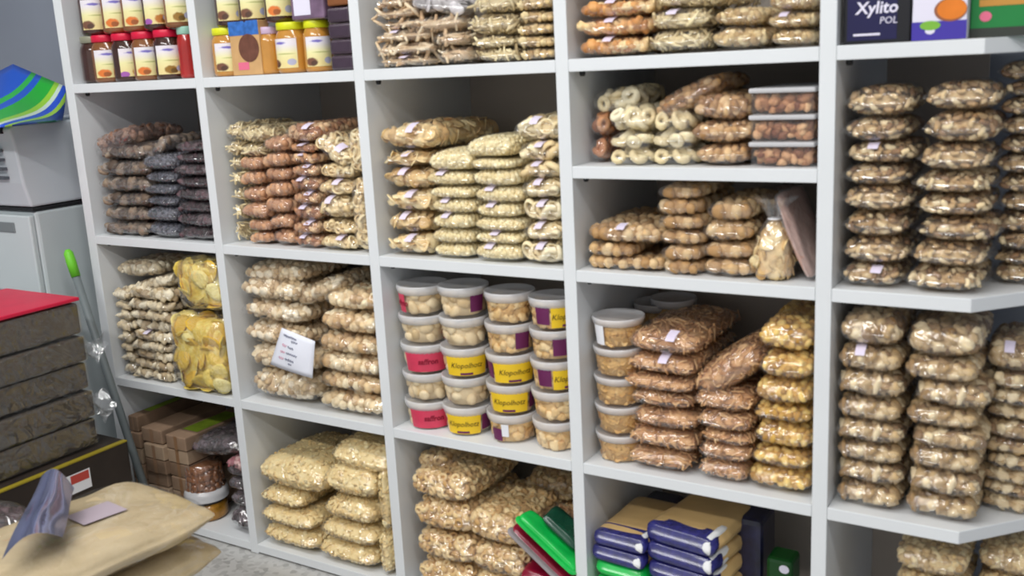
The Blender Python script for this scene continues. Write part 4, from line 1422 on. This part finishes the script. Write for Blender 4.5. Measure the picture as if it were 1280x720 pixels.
# tan packs with blue bands, fourth bay bottom
TAN2 = plain('tan_pack', (206, 172, 116), .35, .4, .12, 14, coat=.3)
NVB = plain('navy_pack_band', (44, 44, 110), .25, .5, .5, 60, coat=.5)
WHB = plain('white_pack_corner', (226, 226, 226), .4)


def pack(label, px0, px1, pyt, n_below, yf, d, mat_list, zs, rz):
    x0, x1 = in_cell(at(px0, pyt, yf).x, at(px1, pyt, yf).x)
    zt = at((px0 + px1) / 2, pyt, yf).z
    n = len(mat_list)
    h = (zt - zs - .001) / n
    w = x1 - x0
    for k, ml in enumerate(mat_list):
        what = 'green' if ml is GRN else 'tan and navy'
        r = tag(empty('biscuit_pack', ((x0 + x1) / 2 + JIT.uniform(-.004, .004), yf, zs + .001 + h * (n - 1 - k)), (0, 0, rz + JIT.uniform(-.02, .02))), f"{what} pack, {ORD[k]}, {label}", 'pack', 'packs on the fourth bottom shelf')
        P = Pillow(w, d, h, 7, .24, 9, .22, k + int(px0), .5)
        v, f = P.grid(17, 17)
        mb = MB(); mb.add(v, f)
        mb.obj('wrapper', TAN2 if ml is not GRN else GRN, r, smooth=True)
        if ml is not GRN:
            bb = MB(); v, f = Pillow(w * 1.012, .055, h * 1.012, 7, .24, 5, .2, k + int(px0), .5).grid(17, 9)
            bb.add(v + np.array([0, -.003, -h * .004]), f)
            bb.obj('navy_band', NVB, r, smooth=True)
            wb = MB(); v, f = Pillow(.02, .09, h * .96, 4, .3, 4, .3, 3, .3).grid(9, 9)
            wb.add(v + np.array([w / 2 - .012, -.004, h * .03]), f)
            wb.obj('white_corner', WHB, r, smooth=True)


pack('stack beside the upright', 729, 804, 667, 6, .01, .2, [1, 1, GRN, GRN, 1, 1, GRN], Z3, -.04)
pack('second stack from the upright', 805, 893, 664, 6, .012, .2, [1, 1, 1, 1, 1, 1, 1], Z3, -.12)
NAVY2 = plain('navy_wrapper', (26, 26, 58), .3, .5, .5, 50, coat=.3)
for k, (a, b2, yt, y_, lab) in enumerate(((764, 838, 632, .23, 'navy packet stack at the back above the tan packs'), (905, 952, 648, .13, 'dark navy packet standing beside the tan packs'))):
    r, w, h = carton('biscuit_pack', lab, 'pack', 'packs on the fourth bottom shelf', a, b2, yt, 720, y_, .1, NAVY2, Z3, bevel=.012)
r, w, h = carton('snack_packet', 'small dark green packet with white mark at the empty end', 'packet', None, 957, 990, 700, 760, .1, .06, plain('deep_green_packet', (10, 66, 20), .3), Z3, bevel=.008)
ellipse(r, 'white_mark', WHITE, w * .2, h - .018, .010, .009)

# ---------------------------------------------------------------- lowest shelf, first bay
KRAFT = plain('kraft_card', (150, 124, 102), .75, .2, .18, 18)
KRAFT2 = plain('dark_kraft_card', (132, 108, 88), .75, .2, .18, 18)
KRAFT3 = plain('pale_kraft_card', (168, 144, 120), .75, .2, .18, 18)
GLAB = plain('green_carton_label', (134, 160, 44), .6, .3, .25, 30)


def cartons(where, px0, px1, pyt, n, yf, d, green):
    zt = at((px0 + px1) / 2, pyt, yf).z
    h = (zt - Z3 - .001) / n
    for k in range(n):
        z = Z3 + .001 + h * (n - 1 - k)
        r, w, hh = carton('kraft_carton', f"small kraft carton, {ORD[k]}, {where}", 'carton', 'kraft cartons', px0 + 1, px1 - 1, pyt, pyt + 20, yf + JIT.uniform(0, .012), d, (KRAFT, KRAFT2, KRAFT3)[(k * 2 + int(px0)) % 3], (z, z + h - .002), bevel=.003, rz=JIT.uniform(-.02, .02))
        if green and k == 0:
            mb = MB(); mb.add([(-w * .35, .05, hh + .0007), (w * .4, .05, hh + .0007), (w * .4, d * .8, hh + .0007), (-w * .35, d * .8, hh + .0007)], [(0, 1, 2, 3)])
            mb.obj('green_label', GLAB, r)
        tb = MB(); tb.add([(-w * .08, -.0007, 0), (w * .08, -.0007, 0), (w * .08, -.0007, hh), (-w * .08, -.0007, hh)], [(0, 1, 2, 3)])
        tb.obj('tape', plain('brown_tape', (134, 100, 70), .3) if 'tape' not in M else M['tape'], r)


M['tape'] = plain('brown_tape', (138, 104, 74), .3)
cartons('stack nearest the outer upright', 154, 173, 521, 6, .006, .24, True)
cartons('second stack from the outer upright', 177, 203, 538, 6, .004, .24, False)
cartons('stack beside the dark packs', 207, 233, 546, 6, .012, .26, True)
stack('darkdate', 'date_bag', 'glossy dark date bag', 'stack beside the upright, lowest shelf', 'dark date bags', 0, Z3,
      [(281, 308, 592, 606), (283, 309, 606, 625), (285, 311, 625, 646), (287, 312, 646, 674)], .02, .24)
stack('pinkmix', 'sweet_mix_bag', 'clear bag of pinkish sweets', 'squeezed between dark date bags', None, 0, at(294, 592, .02).z + .003, [(279, 307, 576, 592)], .016, .2)
stack('darkdate', 'date_bag', 'glossy dark date bag', 'lying over the pinkish sweets', None, 0, at(294, 576, .02).z + .006, [(278, 305, 560, 576)], .03, .22)
# inverted tub on a gold jar
zc = at(262, 621, .07).z
r, ztop = jar('gold and black jar with red mark under the upside down tub', 262, 34, 625, Z3, plain('gold_jar_glass', (170, 120, 40), .2, .5, .5, 40, coat=.5), 'black', None, z_top=zc, yc=.07, group=None, name='gold_jar')
va = math.atan2(CAM.y - .07, CAM.x - r.location.x)
link('red_mark', patch(.0485, .0485, va - .5, va + .2, .014, .03, 'red_mark', RED), r)
tub('snack_tub', 'upside down brown tub with white lid standing on the gold jar', None, r.location.x, .07, ztop + .001, .062, at(262, 578, .07).z - ztop, J_BROWN, 'lump', .022, [], 400, inverted=True)
lean('darkdate', 'date_bag', 'glossy dark date bag lying across the upside down tub', 'dark date bags', 262, 560, 60, 28, 10, .02, .24, var=1)

# ---------------------------------------------------------------- what stands beside the unit
CABW = plain('white_enamel', (196, 204, 206), .45, .4, .03, 5)
PRN = plain('grey_white_plastic', (206, 212, 218), .5, .4, .03, 5)
XP = -.13
yfr = at_x(38, 260, XP).y
zcab = at_x(38, 260, XP).z
cab = tag(empty('filing_cabinet', (XP, yfr, 0)), 'white filing cabinet with dark recessed handles under the printer', 'cabinet')
mb = MB(); mb.box(-.5, 0, .012, BACK - yfr, .002, zcab - .012); mb.obj('body', CABW, cab, bevel=.008)
mb = MB(); mb.box(-.5, 0, .004, BACK - yfr, zcab - .011, zcab - .001); mb.obj('top_edge', M['dark'], cab, bevel=.003)
nz = 4
for k in range(nz):
    zh = (zcab - .02) / nz
    d_ = MB(); d_.box(-.494, -.006, -.006, .011, .004 + k * zh, (k + 1) * zh - .002)
    dr = d_.obj('drawer', CABW, cab, bevel=.004)
    h_ = MB(); h_.box(-.30, -.075, -.009, -.0055, (k + 1) * zh - .05, (k + 1) * zh - .022); h_.obj('handle', plain('grey_recess', (120, 126, 128), .5), dr, bevel=.002)
# printer with a slanted front
ytop = at_x(11, 162, XP).y
ztp = at_x(60, 152, XP).z
prt = tag(empty('printer', (XP, 0, zcab)), 'white printer with dark paper slots standing on the filing cabinet', 'printer')
mb = MB()
hp = ztp - zcab
yb = BACK - .02
poly = [(yfr + .004, .001), (yfr - .01, hp * .3), (yfr + (ytop - yfr) * .7, hp * .8), (ytop, hp - .012), (ytop + .012, hp), (yb, hp), (yb, .001)]
n = len(poly)
v = [(-.44, y, z) for y, z in poly] + [(0, y, z) for y, z in poly]
mb.add(v, [tuple(range(n)), tuple(range(2 * n - 1, n - 1, -1))] + [(i, n + i, n + (i + 1) % n, (i + 1) % n) for i in range(n)])
mb.obj('body', PRN, prt, bevel=.006)
for k in range(4):
    f = .35 + .11 * k
    y0 = yfr - .012 + (ytop - yfr) * max(0, (f - .3)) * 1.15
    sb = MB(); sb.box(-.36, -.055, y0 - .012, y0 + .004, hp * f, hp * (f + .035)); sb.obj('paper_slot', plain('slot_grey', (96, 100, 108), .5), prt)
sb = MB(); sb.box(-.40, -.03, ytop - .006, ytop + .01, hp * .9, hp * .97); sb.obj('output_slot', M['dark'], prt)

# striped folder lying on the printer


def stripes():
    m, nt, out = newmat('striped_print')
    p = N(nt, 'ShaderNodeBsdfPrincipled'); p.inputs['Roughness'].default_value = .3
    uv = N(nt, 'ShaderNodeUVMap'); uv.uv_map = 'UVMap'
    nz = N(nt, 'ShaderNodeTexNoise'); nz.inputs['Scale'].default_value = 2.0
    nt.links.new(uv.outputs[0], nz.inputs['Vector'])
    sp = N(nt, 'ShaderNodeSeparateXYZ'); nt.links.new(uv.outputs[0], sp.inputs[0])
    ad = N(nt, 'ShaderNodeMath'); ad.operation = 'MULTIPLY_ADD'; ad.inputs[1].default_value = 1.0
    nt.links.new(sp.outputs['X'], ad.inputs[0]); nt.links.new(sp.outputs['Y'], ad.inputs[2])
    a2 = N(nt, 'ShaderNodeMath'); a2.operation = 'MULTIPLY_ADD'; a2.inputs[1].default_value = .05
    nt.links.new(nz.outputs['Fac'], a2.inputs[0]); nt.links.new(ad.outputs[0], a2.inputs[2])
    r = N(nt, 'ShaderNodeValToRGB'); r.color_ramp.interpolation = 'CONSTANT'
    st = [(0, (36, 92, 205)), (.30, (50, 180, 80)), (.355, (36, 92, 205)), (.42, (40, 172, 60)), (.56, (150, 205, 60)), (.61, (200, 220, 205)), (.65, (44, 84, 200)), (.71, (150, 196, 70)), (.75, (28, 60, 130)), (.88, (24, 90, 70))]
    while len(r.color_ramp.elements) < len(st): r.color_ramp.elements.new(.5)
    for e, (q, c) in zip(r.color_ramp.elements, st):
        e.position = q; e.color = lin(c)
    nt.links.new(a2.outputs[0], r.inputs['Fac'])
    nt.links.new(r.outputs['Color'], p.inputs['Base Color'])
    nt.links.new(p.outputs['BSDF'], out.inputs['Surface'])
    return m


A, B, Cc, D = at(16, 80, .12), at(82, 108, .12), at(69, 150, -.03), at(-2, 158, -.22)
A2, D2 = at(-60, 118, .16), at(-70, 165, -.2)
base_z = zcab + hp + .003
n = 12
v, uvs = [], []
for i in range(n + 1):
    for j in range(n + 1):
        s, t = i / n, j / n
        e0 = A2.lerp(A, min(1, s * 2)) if s < .5 else A.lerp(B, (s - .5) * 2)
        e1 = D2.lerp(D, s * 2) if s < .5 else D.lerp(Cc, (s - .5) * 2)
        p = e1.lerp(e0, t)
        p.z -= .03 * math.sin(PI * t) * (.4 + s)
        p.z = max(p.z, base_z)
        v.append(tuple(p))
        q_ = [[(-60, 118), (-70, 165)], [(16, 80), (-2, 158)], [(83, 108), (70, 150)]]
        k0, fr = (0, s * 2) if s < .5 else (1, s * 2 - 1)
        pr_ = [[q_[k0][m][c] + (q_[k0 + 1][m][c] - q_[k0][m][c]) * fr for c in (0, 1)] for m in (1, 0)]
        fx_ = pr_[0][0] + (pr_[1][0] - pr_[0][0]) * t; fy_ = pr_[0][1] + (pr_[1][1] - pr_[0][1]) * t
        uvs.append(((fy_ + .6 * fx_ - 80) / 115 - .02, 0))
f = [(i * (n + 1) + j, (i + 1) * (n + 1) + j, (i + 1) * (n + 1) + j + 1, i * (n + 1) + j + 1) for i in range(n) for j in range(n)]
mb = MB(); mb.add(v, f)
me = mb.mesh('striped_folder', stripes())
ul = me.uv_layers.new(name='UVMap')
for p in me.polygons:
    for li in p.loop_indices: ul.data[li].uv = uvs[me.loops[li].vertex_index]
o = tag(link('striped_folder', me), 'blue and green striped glossy folder curling up on the printer', 'folder')
sm = o.modifiers.new('thick', 'SOLIDIFY'); sm.thickness = .004; sm.offset = -1

# broom handle with green grip
a, b = at(84, 312, -.06), at(110, 392, -.06)
d_ = (a - b).normalized()
br = tag(empty('broom_handle', (b.x, b.y, 0)), 'grey pole with bright green tip leaning beside the shelving unit', 'pole')
base = b + (b - a).normalized() * ((b.z - .012) / abs(d_.z))
mid_ = a + (b - a) * .42
off = Vector((b.x, b.y, 0))
mb = MB(); mb.tube([base - off, mid_ - off], .011, 12); mb.obj('pole', plain('grey_pole', (112, 120, 122), .45), br, smooth=True)
mb = MB(); mb.tube([mid_ - off, mid_ + (a - mid_) * .5 - off, a - d_ * .01 - off, a - off], [.0125, .0135, .0125, .006], 12); mb.obj('grip', plain('lime_green_grip', (110, 200, 50), .45), br, smooth=True)

# stack of dark bricks in clear wrap, red box on top
XS = .2
pk = at_x(99, 376, XS)
ybk = pk.y
zr = [at_x(x, y, XS).z for x, y in ((99, 376), (101, 418), (105, 452), (110, 487), (116, 521), (122, 556))]
zr = [zr[0]] + zr[1:]
CRIM = plain('crimson_lid', (206, 26, 66), .4, .4, .08, 12)
wd, dp = .30, .34
BLK = plain('dark_brown_block', (52, 44, 36), .6, .3, .35, 16, bump=.6, bscale=30)
M['film_block'] = film('block_wrap', .03, .45, .12, 14, .7, top=.3)
for k in range(5):
    z1, z0 = zr[k], zr[k + 1]
    jx = [0, .006, -.004, .006, .0][k]
    b_ = tag(empty('wrapped_brick', (XS - wd / 2 + jx, ybk - dp, z0)), f"dark brown block in clear wrap, {ORD[k]}, tall stack by the cabinet" if k else 'dark brown block under the red sheet, topmost of the tall stack', 'block', 'wrapped dark blocks')
    hb = z1 - z0 - .002
    m_ = MB(); m_.box(-wd / 2 + .003, wd / 2 - .003, .003, dp - .003, .002, hb - .003); m_.obj('block', BLK, b_, bevel=.006)
    m_ = MB(); m_.box(-wd / 2, wd / 2, 0, dp, 0, hb); m_.obj('film', M['film_block'], b_, bevel=.007)
    if k in (1, 3):
        fm = MB()
        vv, ff = [], []
        for i in range(6):
            for j in range(5):
                vv.append((wd / 2 + .002 + .012 * i + .006 * math.sin(j * 2 + k), dp * .98 + .02 * math.sin(i + j), (z1 - z0) * (.1 + .2 * j) + .012 * math.sin(i * 1.7 + k)))
        ff = [(i * 5 + j, (i + 1) * 5 + j, (i + 1) * 5 + j + 1, i * 5 + j + 1) for i in range(5) for j in range(4)]
        fm.add(vv, ff); fo = fm.obj('seal_flap', M['film_loose'], b_, smooth=True)
rd = tag(empty('red_tray', (XS - wd / 2, ybk - dp, zr[0] + .001)), 'crimson flat box lid with pale print on the tall dark stack', 'box lid')
mb = MB(); mb.box(-wd / 2, wd / 2 + .002, 0, dp, 0, .009); mb.obj('lid', CRIM, rd, bevel=.002)
mb = MB(); mb.box(-.02, .075, .05, .085, .0092, .0098); mb.obj('pale_print', plain('pale_pink_print', (226, 170, 180), .5), rd)
# boxes under the stack, down to the floor
DB = plain('dark_brown_card', (50, 42, 37), .6, .3, .2, 14)
zlo = zr[-1] - .002
yel = plain('yellow_edge', (150, 134, 34), .5)
for k, (z0, z1, lab) in enumerate(((zlo - .115, zlo, 'dark carton with red and white sticker under the wrapped blocks'), (.001, zlo - .116, 'lowest dark carton standing on the floor under the stack'))):
    r = tag(empty('dark_carton', (XS - wd / 2 + .03, ybk - dp - .01, z0)), lab, 'carton')
    mb = MB(); mb.box(-wd / 2, wd / 2 + .01, 0, dp + .06, 0, z1 - z0); mb.obj('body', DB, r, bevel=.004)
    if k == 0:
        s_ = MB(); x_ = wd / 2 + .0108; s_.add([(x_, dp * .62, .035), (x_, dp * .62 + .07, .035), (x_, dp * .62 + .07, .085), (x_, dp * .62, .085)], [(0, 1, 2, 3)]); so = s_.obj('sticker', M['pricelabel'], r)
        s_ = MB(); x_ += .0006; s_.add([(x_, dp * .62 + .015, .06), (x_, dp * .62 + .066, .06), (x_, dp * .62 + .066, .082), (x_, dp * .62 + .015, .082)], [(0, 1, 2, 3)]); s_.obj('red_print', plain('red_print', (190, 70, 60), .5), so)
        e_ = MB(); e_.box(wd / 2 - .004, wd / 2 + .0115, .0, dp + .058, z1 - z0 - .003, z1 - z0 + .0005); e_.obj('yellow_edge', yel, r)
# green and white packet between stack and cartons
c = at(146, 598, -.12)
zt_ = at(146, 578, -.12).z
r = tag(empty('snack_packet', (c.x, -.12, .001)), 'clear packet with bright green corner in front of the kraft cartons', 'packet')
mb = MB(); v, f = Pillow(.05, zt_, .03, 5, .3, 6, .3, 4, .8).grid(13, 13)
v = v[:, [0, 2, 1]] * np.array([1, 1, 1]); mb.add(v, [q[::-1] for q in f]); mb.obj('pouch', plain('cloudy_packet', (176, 184, 176), .25, .5, .1, 20, coat=.5), r, smooth=True)
mb = MB(); mb.add([(-.016, -.0012, zt_ - .10), (.012, -.0012, zt_ - .115), (.012, -.0012, zt_ - .03), (-.012, -.0012, zt_ - .06)], [(0, 1, 2, 3)]); mb.obj('green_print', plain('bright_green_print', (40, 160, 40), .4), r)

# ---------------------------------------------------------------- near the viewer: sacks on a low table
tb = tag(empty('display_table', (.62, -.92, .05)), 'low white display table under the beige sacks, near the camera', 'table')
mb = MB(); mb.box(-.35, .36, -.3, .47, .10, .13); mb.obj('table_top', M['white'], tb, bevel=.004)
for sx in (-.32, .33):
    for sy in (-.27, .44):
        mb = MB(); mb.box(sx - .02, sx + .02, sy - .02, sy + .02, -.049, .0995); mb.obj('leg', M['white'], tb, bevel=.003)
hs = .092
for k, (dx, dy, rz) in enumerate(((0, 0, -.08), (.012, .01, -.02), (.0, .0, .05))):
    s_ = put_bag('flour', 'coconut_flour_bag', ['topmost beige sack of ground nut flour with shiny film end', 'beige sack of nut flour, second from top near the camera', 'lowest beige sack of nut flour on the display table'][k], 'beige sacks near the camera',
                 .755 + dx, -.90 + dy, .181 + hs * (2 - k), .30, .45, hs - .006, (0, 0, rz), False, var=k)
    if k == 0: top_sack = s_
M['blue_film'] = plain('silver_blue_film', (170, 174, 210), .13, .5, .3, 10, bump=.15, bscale=9, metal=.9)
fm = MB(); vv = []
inv_ = (Matrix.Translation(top_sack.location) @ Matrix.Rotation(-.08, 4, 'Z') @ Matrix.Diagonal((*top_sack.scale, 1))).inverted()
q0, q1, q2, q3 = at_z(2, 700, .475), at_z(78, 672, .478), at_z(93, 611, .50), at_z(52, 594, .53)
for i in range(14):
    for j in range(14):
        u, t = i / 13, j / 13
        p = q0.lerp(q1, u).lerp(q3.lerp(q2, u), t)
        p.z += .022 * math.sin(PI * u) + .004 * math.sin(6 * t + 3 * u)
        vv.append(tuple(inv_ @ p))
ff = [(i * 14 + j, (i + 1) * 14 + j, (i + 1) * 14 + j + 1, i * 14 + j + 1) for i in range(13) for j in range(13)]
fm.add(vv, ff); fo = fm.obj('film_end', M['blue_film'], top_sack, smooth=True)
fo['label'] = 'shiny bluish clear end of the sack'
Pk = variants('flour', .30, .45, hs - .006)[0][3][3]
lp = inv_ @ at_z(122, 640, .452)
u0, v0 = lp.x / .15, lp.y / .225 - 1
U, Vv = np.meshgrid(np.linspace(u0 - .22, u0 + .22, 7), np.linspace(v0 - .2, v0 + .2, 7), indexing='ij')
T = Pk.pos(U, Vv, True) + np.array([0, 0, .006])
mb = MB(); mb.add(T.reshape(-1, 3), [(i * 7 + j, (i + 1) * 7 + j, (i + 1) * 7 + j + 1, i * 7 + j + 1) for i in range(6) for j in range(6)])
mb.obj('price_sticker', plain('lavender_sticker', (176, 162, 172), .4), top_sack, smooth=True)
so = put_bag('prune', 'prune_bag', 'glossy dark prune bag on the table behind the shiny sack end', None, .44, -.86, .181, .19, .34, .2, (0, 0, .1), False)

# ---------------------------------------------------------------- the handwritten note in the popcorn bay
cs = [at(352.4, 409.6, -.022), at(393.9, 426.5, -.018), at(390.7, 472.8, -.024), at(338, 455.3, -.020)]
o_ = cs[3].copy()
n = 8


def note_pt(s, t, lift=0):
    p = cs[3].lerp(cs[2], s).lerp(cs[0].lerp(cs[1], s), t)
    p.y += -.006 * math.sin(PI * s) * math.sin(PI * t) - .004 * math.sin(3 * s) * (1 - t) - lift
    return p - o_


v = [tuple(note_pt(i / n, j / n)) for i in range(n + 1) for j in range(n + 1)]
f = [(i * (n + 1) + j, (i + 1) * (n + 1) + j, (i + 1) * (n + 1) + j + 1, i * (n + 1) + j + 1) for i in range(n) for j in range(n)]
mb = MB(); mb.add(v, f)
nt_ = tag(link('handwritten_note', mb.mesh('handwritten_note', M['paper']), None, o_), 'white handwritten price note stuck on the popcorn bags', 'note')
sm = nt_.modifiers.new('thick', 'SOLIDIFY'); sm.thickness = .0006; sm.offset = 1
rs = random.Random(3)
INKB = plain('blue_grey_ink', (110, 112, 140), .7)
INKR = plain('pale_red_ink', (222, 160, 180), .7)


def scribble(name, mat, rows):
    mb = MB()
    for (s0, s1, t, amp, wv) in rows:
        pts = []
        k = max(6, int((s1 - s0) * 60))
        for i in range(k + 1):
            s = s0 + (s1 - s0) * i / k
            pts.append(note_pt(s, t + amp * math.sin(i * wv) + rs.uniform(-.006, .006), .0012))
        mb.tube(pts, .0009, 4)
    mb.obj(name, mat, nt_)


scribble('handwriting', INKB, [(.12, .5, .86, .03, 1.9), (.38, .56, .78, .03, 2.2), (.34, .5, .62, .03, 2.1), (.34, .62, .46, .03, 2.0), (.34, .56, .30, .035, 2.3), (.44, .52, .2, .02, 2.2)])
scribble('red_handwriting', INKR, [(.17, .3, .62, .035, 2.0), (.17, .3, .45, .035, 2.0), (.17, .3, .28, .035, 2.0)])
